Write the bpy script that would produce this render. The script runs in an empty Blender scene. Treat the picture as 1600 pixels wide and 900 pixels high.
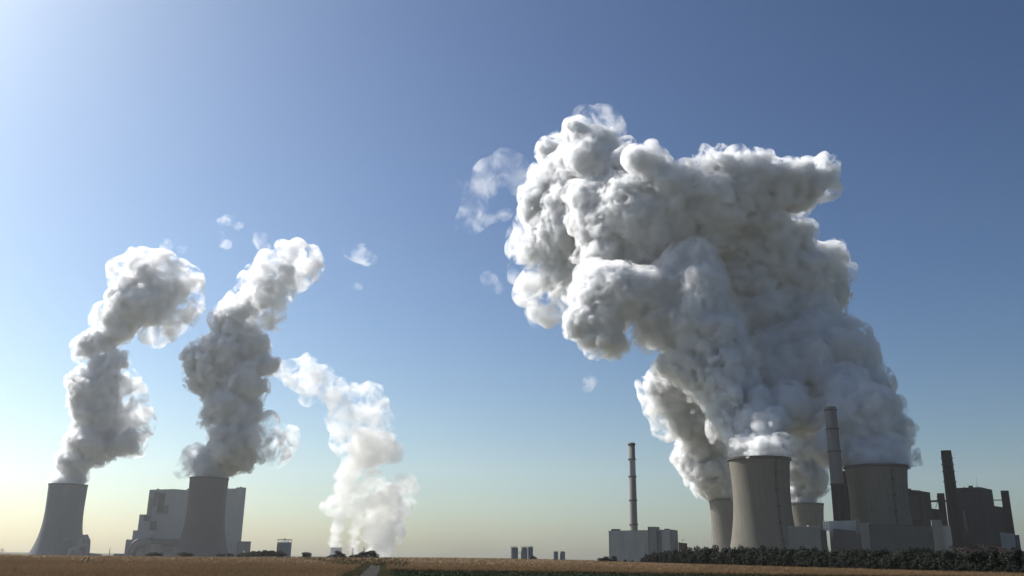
import bpy, bmesh, math, random
import numpy as np
from mathutils import Vector, Matrix

S = bpy.context.scene
COL = S.collection
R = math.radians

# ---------------------------------------------------------------- camera
F_PX, PITCH, ROLL = 1400.0, R(16.7), R(0.71)
EYE = np.array((0.0, 0.0, 2.4))
_f = np.array((0, math.cos(PITCH), math.sin(PITCH)))
_u0 = np.array((0, -math.sin(PITCH), math.cos(PITCH)))
_r0 = np.array((1.0, 0, 0))
_r = _r0 * math.cos(ROLL) + _u0 * math.sin(ROLL)
_u = _u0 * math.cos(ROLL) - _r0 * math.sin(ROLL)
cd = bpy.data.cameras.new('camera')
cd.sensor_width = 36.0
cd.lens = 36.0 * F_PX / 1600.0
cd.clip_start, cd.clip_end = 0.5, 60000.0
cam = bpy.data.objects.new('camera', cd)
COL.objects.link(cam)
cam.matrix_world = Matrix(((_r[0], _u[0], -_f[0], EYE[0]), (_r[1], _u[1], -_f[1], EYE[1]),
                           (_r[2], _u[2], -_f[2], EYE[2]), (0, 0, 0, 1)))
S.camera = cam

# ---------------------------------------------------------------- sky, sun, exposure
SUN_AZ, SUN_EL = R(-54), R(39)          # azimuth from +Y (the view), negative = left
w = bpy.data.worlds.new('World'); S.world = w; w.use_nodes = True
nt = w.node_tree; bg = nt.nodes['Background']
sky = nt.nodes.new('ShaderNodeTexSky'); sky.sky_type = 'NISHITA'; sky.sun_disc = False
sky.sun_elevation = SUN_EL; sky.sun_rotation = SUN_AZ
sky.altitude = 50; sky.air_density = 1.0; sky.dust_density = 1.4; sky.ozone_density = 0.9
ga = nt.nodes.new('ShaderNodeGamma'); ga.inputs[1].default_value = 1.5          # the photograph's contrast, on the sky alone
hs = nt.nodes.new('ShaderNodeHueSaturation'); hs.inputs['Saturation'].default_value = 1.1; hs.inputs['Value'].default_value = 0.275
nt.links.new(sky.outputs[0], ga.inputs[0]); nt.links.new(ga.outputs[0], hs.inputs['Color'])
tint = nt.nodes.new('ShaderNodeMix'); tint.data_type = 'RGBA'; tint.blend_type = 'MULTIPLY'; tint.inputs[0].default_value = 1
tint.inputs[7].default_value = (.84, 1.055, 1.165, 1)
nt.links.new(hs.outputs[0], tint.inputs[6]); nt.links.new(tint.outputs[2], bg.inputs[0]); bg.inputs[1].default_value = 0.07
sl = bpy.data.lights.new('sun', 'SUN'); sl.energy = 5.0; sl.angle = R(0.53); sl.color = (1.0, 0.97, 0.93)
sun = bpy.data.objects.new('sun', sl); COL.objects.link(sun)
sd = Vector((math.sin(SUN_AZ) * math.cos(SUN_EL), math.cos(SUN_AZ) * math.cos(SUN_EL), math.sin(SUN_EL)))
sun.rotation_euler = sd.to_track_quat('Z', 'Y').to_euler()
sun.location = sd * 3000
vs = S.view_settings
vs.view_transform = 'Standard'; vs.look = 'None'; vs.exposure = 0.6; vs.gamma = 1.0; vs.use_curve_mapping = False
S.cycles.max_bounces = 24; S.cycles.volume_bounces = 8; S.cycles.transparent_max_bounces = 64
S.cycles.diffuse_bounces = 4
S.cycles.use_denoising = True
S.cycles.sample_clamp_indirect = 10


def at(px, py, Y):
    """the point at pixel (px, py) of the 1600 x 900 photo and world depth Y"""
    d = _f + _r * (px - 800) / F_PX + _u * (450 - py) / F_PX
    return EYE + d * (Y / d[1])





HAZE_D, HAZE_G, HAZE_C = 0.00003, 0.45, (.97, .98, 1, 1)
# ---------------------------------------------------------------- steam: lobed closed surfaces filled with white vapour
_rng = np.random.default_rng(7)
_TAB = _rng.random((32, 32, 32, 3)).astype(np.float32)


def worley(p, cell, shift):
    """squared distance to the nearest seed, in cells (the eight cells about each point)"""
    q = (p / cell + shift).astype(np.float32)
    i = np.floor(q - 0.5).astype(np.int32)
    fr = q - i
    best = np.full(len(p), 9.0, np.float32)
    for dx in (0, 1):
        for dy in (0, 1):
            for dz in (0, 1):
                t = _TAB[(i[:, 0] + dx) & 31, (i[:, 1] + dy) & 31, (i[:, 2] + dz) & 31] * 0.7 + 0.15
                a = t[:, 0] + dx - fr[:, 0]; b = t[:, 1] + dy - fr[:, 1]; c = t[:, 2] + dz - fr[:, 2]
                np.minimum(best, a * a + b * b + c * c, out=best)
    return best


def vnoise(p, cell, shift):
    q = (p / cell + shift).astype(np.float32)
    i = np.floor(q).astype(np.int32)
    f = q - i
    f = f * f * (3 - 2 * f)
    out = np.zeros((len(p), 3), np.float32)
    for dx in (0, 1):
        for dy in (0, 1):
            for dz in (0, 1):
                wgt = (f[:, 0] if dx else 1 - f[:, 0]) * (f[:, 1] if dy else 1 - f[:, 1]) * (f[:, 2] if dz else 1 - f[:, 2])
                out += wgt[:, None] * _TAB[(i[:, 0] + dx) & 31, (i[:, 1] + dy) & 31, (i[:, 2] + dz) & 31]
    return out - 0.5


def surface_nets(f, org, h):
    """closed quad surface of the zero set of f (negative inside)"""
    s = f < 0
    nx, ny, nz = f.shape
    cnt = np.zeros((nx - 1, ny - 1, nz - 1), np.int8)
    for a in (0, 1):
        for b in (0, 1):
            for c in (0, 1):
                cnt += s[a:nx - 1 + a, b:ny - 1 + b, c:nz - 1 + c]
    cells = np.argwhere((cnt > 0) & (cnt < 8))
    idx = np.full(cnt.shape, -1, np.int32)
    idx[tuple(cells.T)] = np.arange(len(cells))
    acc = np.zeros((len(cells), 3)); n = np.zeros(len(cells))
    corners = [(a, b, c) for a in (0, 1) for b in (0, 1) for c in (0, 1)]
    for A in corners:
        for ax in range(3):
            if A[ax]:
                continue
            B = list(A); B[ax] = 1
            va = f[cells[:, 0] + A[0], cells[:, 1] + A[1], cells[:, 2] + A[2]]
            vb = f[cells[:, 0] + B[0], cells[:, 1] + B[1], cells[:, 2] + B[2]]
            m = (va < 0) != (vb < 0)
            t = np.where(m, va / np.where(m, va - vb, 1), 0)
            pt = np.array(A, float)[None, :] + t[:, None] * (np.array(B) - np.array(A))[None, :]
            acc += pt * m[:, None]; n += m
    verts = org + (cells + acc / n[:, None]) * h
    quads = []
    for ax in range(3):
        o1, o2 = [(1, 2), (2, 0), (0, 1)][ax]
        lo = [slice(1, -1)] * 3; hi = [slice(1, -1)] * 3
        lo[ax] = slice(0, -1); hi[ax] = slice(1, None)
        a, b = s[tuple(lo)], s[tuple(hi)]
        e = np.argwhere(a != b)
        flip = b[tuple(e.T)]
        off = np.array([1, 1, 1]); off[ax] = 0
        e = e + off
        q = []
        for (u, v) in ((1, 1), (0, 1), (0, 0), (1, 0)):
            k = e.copy(); k[:, o1] -= u; k[:, o2] -= v
            q.append(idx[k[:, 0], k[:, 1], k[:, 2]])
        q = np.stack(q, 1)
        q[flip] = q[flip][:, ::-1]
        quads.append(q)
    return verts, np.concatenate(quads)


def mesh_np(name, v, q, mat):
    me = bpy.data.meshes.new(name)
    me.vertices.add(len(v)); me.vertices.foreach_set('co', np.ascontiguousarray(v, np.float32).ravel())
    me.loops.add(q.size); me.loops.foreach_set('vertex_index', np.ascontiguousarray(q, np.int32).ravel())
    me.polygons.add(len(q)); me.polygons.foreach_set('loop_start', np.arange(0, q.size, 4, dtype=np.int32))
    me.polygons.foreach_set('use_smooth', np.ones(len(q), bool))
    me.update(calc_edges=True); me.validate()
    me.materials.append(mat)
    return me


def vapour_mesh(name, balls, h, octaves, mat, k=8.0, seed=0, warp=0.5, rough=None, clip=None, grow=0.0):
    """balls: array of x, y, z, r in metres; octaves: (cell, height) pairs of the lobes; h: grid step"""
    B = np.array(balls, float)
    pad = sum(a for _, a in octaves) + 2 * h + k + max(grow, 0)
    lo = (B[:, :3] - B[:, 3:]).min(0) - pad
    hi = (B[:, :3] + B[:, 3:]).max(0) + pad
    if clip is not None:
        lo[2] = max(lo[2], clip - 2 * h)
    n = np.ceil((hi - lo) / h).astype(int) + 1
    ax = [lo[i] + h * np.arange(n[i]) for i in range(3)]
    tot = sum(a for _, a in octaves) * 1.1
    E = np.zeros(n, np.float32)
    for x, y, z, r in B:
        m = r + max(5 * k, tot + 2 * h + max(grow, 0))
        sl = []
        for i, c in enumerate((x, y, z)):
            a = max(0, int((c - m - lo[i]) / h)); b = min(n[i], int((c + m - lo[i]) / h) + 2)
            sl.append(slice(a, b))
        if any(q.stop <= q.start for q in sl):
            continue
        X = ax[0][sl[0]][:, None, None] - x; Y = ax[1][sl[1]][None, :, None] - y; Z = ax[2][sl[2]][None, None, :] - z
        d = np.sqrt(X * X + Y * Y + Z * Z) - r
        E[tuple(sl)] += np.exp(-np.clip(d, -12 * k, 12 * k) / k)
    f = (-k * np.log(np.maximum(E, 1e-6)) - grow).astype(np.float32)
    band = np.argwhere((f > -tot - 2 * h) & (f < tot + 2 * h))
    p = lo + band * h
    sh = np.random.default_rng(seed).random(3) * 31
    c0 = octaves[0][0]
    p = p + vnoise(p, c0 * 1.3, sh + 3) * c0 * warp + vnoise(p, c0 * 0.45, sh + 9) * c0 * 0.3 * warp
    amp = 0.3 + 1.3 * np.clip(vnoise(p, c0 * 2.2, sh + 5)[:, 0] * 1.6 + 0.5, 0, 1)
    g = f[tuple(band.T)]
    live = np.arange(len(p))
    for j, (cell, a) in enumerate(octaves):
        rest = sum(x for _, x in octaves[j:]) * (1.2 if j == 0 else 1.7) + 2 * h
        live = live[np.abs(g[live]) < rest]
        bump = 0.45 - worley(p[live], cell, sh + 7.3 * j) / 0.62
        g[live] -= a * bump * (1.0 if j == 0 else amp[live])
    if rough:
        live = live[np.abs(g[live]) < 2 * rough + 2 * h]
        g[live] -= rough * 2 * (vnoise(p[live], rough * 3, sh)[:, 0] + 0.6 * vnoise(p[live], rough * 1.4, sh)[:, 1])
    f[tuple(band.T)] = g
    if clip is not None:
        zz = ax[2][None, None, :]
        f = np.maximum(f, (clip - zz).astype(np.float32))
    for a in range(3):                               # closed at the border of the grid
        i0 = [slice(None)] * 3; i0[a] = 0; f[tuple(i0)] = 1.0
        i0[a] = -1; f[tuple(i0)] = 1.0
    v, q = surface_nets(f, lo, h)
    # one light smoothing pass
    return mesh_np(name, v, q, mat)


def vapour_mat(name, density, alpha, g=0.2, col=(1, 1, 1)):
    m = bpy.data.materials.new(name); m.use_nodes = True
    t = m.node_tree; t.nodes.clear()
    out = t.nodes.new('ShaderNodeOutputMaterial')
    vol = t.nodes.new('ShaderNodeVolumePrincipled')
    vol.inputs['Color'].default_value = (*col, 1); vol.inputs['Density'].default_value = density
    vol.inputs['Anisotropy'].default_value = g
    t.links.new(vol.outputs[0], out.inputs['Volume'])
    if alpha > 0:
        a = t.nodes.new('ShaderNodeBsdfTransparent'); b = t.nodes.new('ShaderNodeBsdfDiffuse')
        b.inputs[0].default_value = (.95, .95, .95, 1)
        mx = t.nodes.new('ShaderNodeMixShader'); mx.inputs[0].default_value = alpha
        t.links.new(a.outputs[0], mx.inputs[1]); t.links.new(b.outputs[0], mx.inputs[2])
        t.links.new(mx.outputs[0], out.inputs['Surface'])
    return m


def wisp_mat(name, density, size, lo=0.48, hi=0.62, g=0.3):
    """thin torn vapour: the density breaks up into shreds"""
    m = bpy.data.materials.new(name); m.use_nodes = True
    t = m.node_tree; t.nodes.clear()
    out = t.nodes.new('ShaderNodeOutputMaterial')
    vol = t.nodes.new('ShaderNodeVolumePrincipled')
    vol.inputs['Anisotropy'].default_value = g; vol.inputs['Color'].default_value = (1, 1, 1, 1)
    geo = t.nodes.new('ShaderNodeNewGeometry')
    no = t.nodes.new('ShaderNodeTexNoise'); no.inputs['Scale'].default_value = 1.0 / size
    no.inputs['Detail'].default_value = 4; no.inputs['Roughness'].default_value = 0.62; no.inputs['Distortion'].default_value = 0.6
    mr = t.nodes.new('ShaderNodeMapRange'); mr.interpolation_type = 'SMOOTHSTEP'
    mr.inputs[1].default_value, mr.inputs[2].default_value, mr.inputs[3].default_value, mr.inputs[4].default_value = lo, hi, 0, density
    t.links.new(geo.outputs['Position'], no.inputs['Vector'])
    t.links.new(no.outputs['Fac'], mr.inputs[0]); t.links.new(mr.outputs[0], vol.inputs['Density'])
    t.links.new(vol.outputs[0], out.inputs['Volume'])
    return m
# ---------------------------------------------------------------- materials
def nodes(name):
    m = bpy.data.materials.new(name); m.use_nodes = True
    t = m.node_tree
    return m, t, t.nodes['Principled BSDF']


def ramp(t, fac, lo, hi, c0, c1):
    r = t.nodes.new('ShaderNodeValToRGB')
    r.color_ramp.elements[0].position = lo; r.color_ramp.elements[1].position = hi
    r.color_ramp.elements[0].color = (*c0, 1); r.color_ramp.elements[1].color = (*c1, 1)
    t.links.new(fac, r.inputs[0])
    return r.outputs[0]


def noise(t, vec, scale, detail=4, rough=0.55, stretch=None):
    n = t.nodes.new('ShaderNodeTexNoise'); n.inputs['Scale'].default_value = scale
    n.inputs['Detail'].default_value = detail; n.inputs['Roughness'].default_value = rough
    if stretch:
        mp = t.nodes.new('ShaderNodeMapping'); mp.inputs['Scale'].default_value = stretch
        t.links.new(vec, mp.inputs['Vector']); vec = mp.outputs[0]
    t.links.new(vec, n.inputs['Vector'])
    return n.outputs['Fac']


def mixc(t, fac, a, b, mode='MIX'):
    x = t.nodes.new('ShaderNodeMix'); x.data_type = 'RGBA'; x.blend_type = mode
    for sock, v in ((x.inputs[0], fac), (x.inputs[6], a), (x.inputs[7], b)):
        if isinstance(v, bpy.types.NodeSocket):
            t.links.new(v, sock)
        elif isinstance(v, (int, float)):
            sock.default_value = v
        else:
            sock.default_value = (*v, 1)
    return x.outputs[2]


def concrete(name, c, stain=0.5, streak=(0.16, 0.16, 0.008), rings=True):
    """weathered concrete: long rain streaks, blotches and the rings of the pours"""
    m, t, b = nodes(name)
    tc = t.nodes.new('ShaderNodeTexCoord').outputs['Object']
    dark = tuple(x * stain for x in c)
    col = mixc(t, ramp_f(t, noise(t, tc, 1.0, 4, 0.6, streak), 0.38, 0.66), dark, c)
    col = mixc(t, ramp_f(t, noise(t, tc, 0.02, 5), 0.35, 0.7), tuple(x * 0.82 for x in c), col, 'MIX')
    col = mixc(t, 0.35, col, mixc(t, ramp_f(t, noise(t, tc, 1.0, 3, 0.6, (0.5, 0.5, 0.02)), 0.4, 0.6), dark, c))
    if rings:
        wv = t.nodes.new('ShaderNodeTexWave'); wv.wave_type = 'BANDS'; wv.bands_direction = 'Z'
        wv.inputs['Scale'].default_value = 0.11; wv.inputs['Distortion'].default_value = 0.4
        t.links.new(tc, wv.inputs['Vector'])
        col = mixc(t, ramp_f(t, wv.outputs['Fac'], 0.0, 0.12), tuple(x * 0.68 for x in c), col)
    t.links.new(col, b.inputs['Base Color']); b.inputs['Roughness'].default_value = 0.9; b.inputs['Specular IOR Level'].default_value = 0.1
    return m


def ramp_f(t, fac, lo, hi):
    r = t.nodes.new('ShaderNodeMapRange'); r.interpolation_type = 'SMOOTHSTEP'
    r.inputs[1].default_value = lo; r.inputs[2].default_value = hi
    t.links.new(fac, r.inputs[0])
    return r.outputs[0]


def cladding(name, c, panel=(6.0, 1.0), line=0.82, rough=0.55, grime=0.8):
    """sheet cladding: faint panel joints and rain-washed grime"""
    m, t, b = nodes(name)
    tc = t.nodes.new('ShaderNodeTexCoord').outputs['Object']
    sx = t.nodes.new('ShaderNodeSeparateXYZ'); t.links.new(tc, sx.inputs[0])
    ad = t.nodes.new('ShaderNodeMath'); ad.operation = 'ADD'
    t.links.new(sx.outputs[0], ad.inputs[0]); t.links.new(sx.outputs[1], ad.inputs[1])
    cx = t.nodes.new('ShaderNodeCombineXYZ'); t.links.new(ad.outputs[0], cx.inputs[0]); t.links.new(sx.outputs[2], cx.inputs[1])
    br = t.nodes.new('ShaderNodeTexBrick'); br.offset = 0.0; br.inputs['Scale'].default_value = 1.0
    br.inputs['Color1'].default_value = (*c, 1); br.inputs['Color2'].default_value = (*(x * 0.93 for x in c), 1)
    br.inputs['Mortar'].default_value = (*(x * line for x in c), 1)
    br.inputs['Mortar Size'].default_value = 0.12; br.inputs['Mortar Smooth'].default_value = 0.6
    br.inputs['Brick Width'].default_value = panel[0]; br.inputs['Row Height'].default_value = panel[1]
    t.links.new(cx.outputs[0], br.inputs['Vector'])
    col = mixc(t, ramp_f(t, noise(t, tc, 1.0, 4, 0.6, (0.1, 0.1, 0.02)), 0.35, 0.65), tuple(x * grime for x in c), br.outputs['Color'])
    t.links.new(col, b.inputs['Base Color']); b.inputs['Roughness'].default_value = rough
    return m


def plain(name, c, rough=0.8, var=0.75, scale=0.3):
    m, t, b = nodes(name)
    tc = t.nodes.new('ShaderNodeTexCoord').outputs['Object']
    col = mixc(t, ramp_f(t, noise(t, tc, scale, 5, 0.65), 0.3, 0.7), tuple(x * var for x in c), c)
    t.links.new(col, b.inputs['Base Color']); b.inputs['Roughness'].default_value = rough
    if rough >= .9:
        b.inputs['Specular IOR Level'].default_value = 0.0
    return m


def leafy(name, a, c, scale):
    m, t, b = nodes(name)
    tc = t.nodes.new('ShaderNodeNewGeometry')
    f = noise(t, tc.outputs['Position'], scale, 3, 0.6)
    ri = t.nodes.new('ShaderNodeObjectInfo')
    col = mixc(t, ramp_f(t, f, 0.35, 0.65), a, c)
    hs = t.nodes.new('ShaderNodeHueSaturation')
    mr = t.nodes.new('ShaderNodeMapRange'); t.links.new(ri.outputs['Random'], mr.inputs[0])
    mr.inputs[3].default_value = 0.7; mr.inputs[4].default_value = 1.3
    t.links.new(mr.outputs[0], hs.inputs['Value']); t.links.new(col, hs.inputs['Color'])
    t.links.new(hs.outputs[0], b.inputs['Base Color']); b.inputs['Roughness'].default_value = 0.75
    b.inputs['Specular IOR Level'].default_value = 0.2
    tr = t.nodes.new('ShaderNodeBsdfTranslucent'); t.links.new(hs.outputs[0], tr.inputs[0])
    mx = t.nodes.new('ShaderNodeMixShader'); mx.inputs[0].default_value = 0.12
    t.links.new(b.outputs[0], mx.inputs[1]); t.links.new(tr.outputs[0], mx.inputs[2])
    t.links.new(mx.outputs[0], t.nodes['Material Output'].inputs['Surface'])
    return m


M = dict(
    tower_new=concrete('pale_concrete', (0.135, 0.155, 0.175), 0.86),
    tower_mid=concrete('grey_concrete', (0.125, 0.122, 0.12), 0.86),
    tower_old=concrete('old_concrete', (0.200, 0.187, 0.152), 0.68),
    tower_back=concrete('stained_concrete', (0.225, 0.21, 0.178), 0.5, (0.2, 0.2, 0.006)),
    rim=plain('shaded_concrete', (.10, .095, .085), 0.9),  # the rim's shade is put into this darker colour
    rust=plain('dark_steel', (.06, .055, .05), 0.7),
    clad_new=cladding('pale_cladding', (0.30, 0.335, 0.365), (12, 6), 0.72, grime=0.9),
    clad_dim=cladding('blue_grey_cladding', (0.150, 0.168, 0.186), (5, 2), 0.85),
    clad_grey=cladding('grey_cladding', (0.357, 0.367, 0.367), (7, 2.6), 0.85),
    clad_light=cladding('light_cladding', (0.196, 0.202, 0.196), (6, 3), 0.88),
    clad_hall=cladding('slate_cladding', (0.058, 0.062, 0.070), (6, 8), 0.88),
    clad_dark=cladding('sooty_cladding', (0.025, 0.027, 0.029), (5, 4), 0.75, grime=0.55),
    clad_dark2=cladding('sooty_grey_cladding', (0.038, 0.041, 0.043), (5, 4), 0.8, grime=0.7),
    roof=plain('roof_felt', (0.070, 0.070, 0.077), 0.9),
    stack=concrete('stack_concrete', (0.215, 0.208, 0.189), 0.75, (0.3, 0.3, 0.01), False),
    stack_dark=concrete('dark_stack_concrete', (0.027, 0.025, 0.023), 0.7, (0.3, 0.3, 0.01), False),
    brick=plain('red_brick', (0.112, 0.052, 0.038), 0.9),
    brown=plain('brown_brick', (0.091, 0.066, 0.052), 0.9),
    glass=plain('dark_glass', (.03, .035, .04), 0.2),
    steel=plain('galvanised_steel', (0.204, 0.222, 0.240), 0.45, 0.8, 0.5),
    silo=cladding('silo_steel', (0.195, 0.217, 0.247), (3, 40), 0.75, 0.45),
    white=plain('white_paint', (.75, .75, .73), 0.5, 0.9),
    bark=plain('bark', (.06, .045, .035), 0.95),
    leaf=leafy('hedge_leaves', (.006, .011, .005), (.013, .019, .009), 0.5),
    leaf2=leafy('dark_leaves', (.012, .019, .011), (.024, .031, .016), 0.4),
    redleaf=leafy('copper_leaves', (.028, .014, .012), (.046, .024, .019), 0.25),
)


# ---------------------------------------------------------------- objects
def link(o, parent=None):
    COL.objects.link(o)
    if parent is not None:
        o.parent = parent
    return o


def thing(name, label, cat, loc=(0, 0, 0), yaw=0.0, group=None):
    o = link(bpy.data.objects.new(name, None))
    o.empty_display_size = 2
    o.location = loc; o.rotation_euler = (0, 0, yaw)
    return tag(o, label, cat, group)


def tag(o, label, cat, group=None):
    o['label'] = label; o['category'] = cat
    if group:
        o['group'] = group
    return o


def obj(name, bm, mat, parent=None, smooth=False):
    me = bpy.data.meshes.new(name)
    bm.normal_update(); bm.to_mesh(me); bm.free()
    for m in (mat if isinstance(mat, (list, tuple)) else [mat]):
        me.materials.append(m)
    if smooth:
        for p in me.polygons:
            p.use_smooth = True
    return link(bpy.data.objects.new(name, me), parent)


def NB():
    return bmesh.new()


def box(bm, x0, x1, y0, y1, z0, z1, top=None):
    """top: (z at x0, z at x1) for a sloping roof"""
    za, zb = top or (z1, z1)
    v = [bm.verts.new(p) for p in ((x0, y0, z0), (x1, y0, z0), (x1, y1, z0), (x0, y1, z0),
                                   (x0, y0, za), (x1, y0, zb), (x1, y1, zb), (x0, y1, za))]
    for f in ((3, 2, 1, 0), (4, 5, 6, 7), (0, 1, 5, 4), (1, 2, 6, 5), (2, 3, 7, 6), (3, 0, 4, 7)):
        bm.faces.new([v[i] for i in f])
    return bm


def beam(bm, a, b, w):
    a, b = Vector(a), Vector(b)
    d = (b - a).normalized()
    u = d.cross(Vector((0, 0, 1)))
    if u.length < 1e-3:
        u = Vector((1, 0, 0))
    u = u.normalized() * w / 2
    n = d.cross(u).normalized() * w / 2
    q = [bm.verts.new(p + s * u + k * n) for p in (a, b) for s, k in ((-1, -1), (1, -1), (1, 1), (-1, 1))]
    for f in ((3, 2, 1, 0), (4, 5, 6, 7), (0, 1, 5, 4), (1, 2, 6, 5), (2, 3, 7, 6), (3, 0, 4, 7)):
        bm.faces.new([q[i] for i in f])
    return bm


def lathe(bm, prof, seg=64, cap0=False, cap1=False, cx=0, cy=0):
    rows = [[bm.verts.new((cx + r * math.cos(2 * math.pi * i / seg), cy + r * math.sin(2 * math.pi * i / seg), z)) for i in range(seg)]
            for z, r in prof]
    for a, b in zip(rows, rows[1:]):
        for i in range(seg):
            j = (i + 1) % seg
            bm.faces.new((a[i], a[j], b[j], b[i]))
    if cap0:
        bm.faces.new(rows[0][::-1])
    if cap1:
        bm.faces.new(rows[-1])
    return bm


def tube(bm, pts, r, seg=12):
    """a round pipe through pts (radius r or one per point)"""
    rows = []
    P = [Vector(p) for p in pts]
    for i, p in enumerate(P):
        d = (P[min(i + 1, len(P) - 1)] - P[max(i - 1, 0)]).normalized()
        u = d.cross(Vector((0, 1, 0.01))).normalized(); n = d.cross(u).normalized()
        rr = r[i] if isinstance(r, (list, tuple)) else r
        rows.append([bm.verts.new(p + u * rr * math.cos(2 * math.pi * k / seg) + n * rr * math.sin(2 * math.pi * k / seg)) for k in range(seg)])
    for a, b in zip(rows, rows[1:]):
        for k in range(seg):
            bm.faces.new((a[k], a[(k + 1) % seg], b[(k + 1) % seg], b[k]))
    bm.faces.new(rows[0][::-1]); bm.faces.new(rows[-1])
    return bm


GROUND_Z = -0.7


class Frame:
    """a building's own axes: x across the line of sight (turned by yaw), y away from the viewer"""
    def __init__(s, px, Y, yaw=0.0, base=-14.0):
        o = at(px, 871, Y)
        s.o = np.array((o[0], o[1], base)); s.base = base
        s.yaw = -math.atan2(o[0], o[1]) + R(yaw)
        s.ax = np.array((math.cos(s.yaw), math.sin(s.yaw), 0)); s.ay = np.array((-math.sin(s.yaw), math.cos(s.yaw), 0))

    def p(s, px, py, d=0.0):
        """local (x, z) of a pixel on the plane y = d"""
        v = at(px, py, 1000.0) - EYE
        q = s.o + s.ay * d - EYE
        k = (q @ s.ay) / (v @ s.ay)
        h = EYE + v * k - s.o
        return h @ s.ax, h[2]

    def block(s, bm, xl, xr, yt, d0, d1, yb=None, yt2=None):
        """box whose front top edge runs from pixel (xl, yt) to (xr, yt2 or yt)"""
        a, za = s.p(xl, yt, d0); b, zb = s.p(xr, yt2 if yt2 is not None else yt, d0)
        if yt2 is None:
            za = zb = (za + zb) / 2
        z0 = 0.0 if yb is None else s.p((xl + xr) / 2, yb, d0)[1]
        return box(bm, a, b, d0, d1, z0, max(za, zb), (za, zb))

    def thing(s, name, label, cat, group=None):
        return thing(name, label, cat, s.o, s.yaw, group)


def windows(fr, bm, px, ys, w, h, d):
    """a column of small dark windows set into the plane y = d, standing 6 cm proud"""
    for y in ys:
        x, z = fr.p(px(y) if callable(px) else px, y, d)
        box(bm, x - w / 2, x + w / 2, d - 0.06, d + 0.3, z - h / 2, z + h / 2)


# ---------------------------------------------------------------- terrain
def smooth01(a, b, x):
    t = np.clip((x - a) / (b - a), 0, 1)
    return t * t * (3 - 2 * t)


def terrain(X, Y):
    """height of the canopy of the crops; the bare ground is 0.7 m lower"""
    crest = 0.2 + 1.38 * np.exp(-((X + 15) / 95.0) ** 2) + 0.3 * np.exp(-((X + 130) / 70.0) ** 2)
    z = crest * smooth01(230, 560, Y) * (1 - smooth01(10, 180, X) * 0.85)
    drop = smooth01(620, 1150, Y)
    return z * (1 - drop) - 13.3 * drop


def sheet(name, xs, ys, dz, mat, keep=None):
    X, Y = np.meshgrid(xs, ys, indexing='ij')
    Z = terrain(X, Y) + dz
    v = np.stack([X, Y, Z], -1).reshape(-1, 3)
    ny = len(ys)
    i, j = np.meshgrid(np.arange(len(xs) - 1), np.arange(ny - 1), indexing='ij')
    a = (i * ny + j).ravel()
    q = np.stack([a, a + ny, a + ny + 1, a + 1], 1)
    if keep is not None:
        c = v[q].mean(1)
        q = q[keep(c[:, 0], c[:, 1])]
        used, inv = np.unique(q, return_inverse=True)
        v = v[used]; q = inv.reshape(q.shape)
    return mesh_np(name, v, q, mat)


def geo_axis(n, lim, core, m):
    a = np.linspace(0, core, m)
    b = core * (lim / core) ** (np.arange(1, n + 1) / n)
    a = np.concatenate([a, b])
    return np.concatenate([-a[:0:-1], a])


gm, t, b = nodes('soil')
pos = t.nodes.new('ShaderNodeNewGeometry').outputs['Position']
t.links.new(mixc(t, ramp_f(t, noise(t, pos, 0.004, 6), 0.4, 0.6), (.12, .095, .055), (.085, .09, .04)), b.inputs['Base Color'])
b.inputs['Roughness'].default_value = 1; b.inputs['Specular IOR Level'].default_value = 0
g = link(bpy.data.objects.new('ground', sheet('ground', geo_axis(24, 11500, 700, 60), np.concatenate([np.linspace(-11500, -200, 12), np.linspace(-100, 1300, 90), np.geomspace(1400, 11500, 14)]), GROUND_Z, gm)))
g['kind'] = 'structure'


def gpt(px, py, z=0.0):
    v = at(px, py, 1000.0) - EYE
    return EYE + v * ((z - EYE[2]) / v[2])


# track: centre line and half width on the ground
TRACK = [gpt(567, 912, GROUND_Z)[:2], gpt(575, 900, GROUND_Z)[:2], gpt(581, 893, GROUND_Z)[:2], gpt(585, 887, GROUND_Z)[:2], gpt(584.5, 883.4, GROUND_Z)[:2],
         gpt(578, 880.5, GROUND_Z)[:2], gpt(560, 877.5, GROUND_Z)[:2]]
TRACK = np.array([TRACK[0] + (TRACK[0] - TRACK[1]) * 2.5] + TRACK)


def track_x(Y):
    return np.interp(Y, TRACK[:, 1], TRACK[:, 0])


m, t, b = nodes('track_surface')
pos = t.nodes.new('ShaderNodeNewGeometry').outputs['Position']
t.links.new(mixc(t, ramp_f(t, noise(t, pos, 0.5, 6, 0.7), 0.35, 0.65), (.04, .038, .035), (.068, .063, .058)), b.inputs['Base Color'])
b.inputs['Roughness'].default_value = 0.95; b.inputs['Specular IOR Level'].default_value = 0
ys = np.linspace(TRACK[0, 1], 300, 60)
hw = 1.75
V, Q = [], []
for k, y in enumerate(ys):
    wob = 0.22 * math.sin(y * .31) + 0.18 * math.sin(y * .83 + 1)
    for e in (-hw + wob, -0.55, 0.55, hw + 0.25 * math.sin(y * .47 + 2)):
        V.append((track_x(y) + e, y, terrain(np.array(track_x(y)), np.array(y)) + GROUND_Z + 0.02))
    if k:
        for c in range(3):
            a = (k - 1) * 4 + c
            Q.append((a, a + 1, a + 5, a + 4))
tr = link(bpy.data.objects.new('farm_track', mesh_np('farm_track', np.array(V), np.array(Q), m)))
tr['kind'] = 'structure'
m2, t, b = nodes('grass_strip')
b.inputs['Base Color'].default_value = (.10, .10, .045, 1); b.inputs['Roughness'].default_value = 1

GREEN_Y = 189.0


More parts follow.
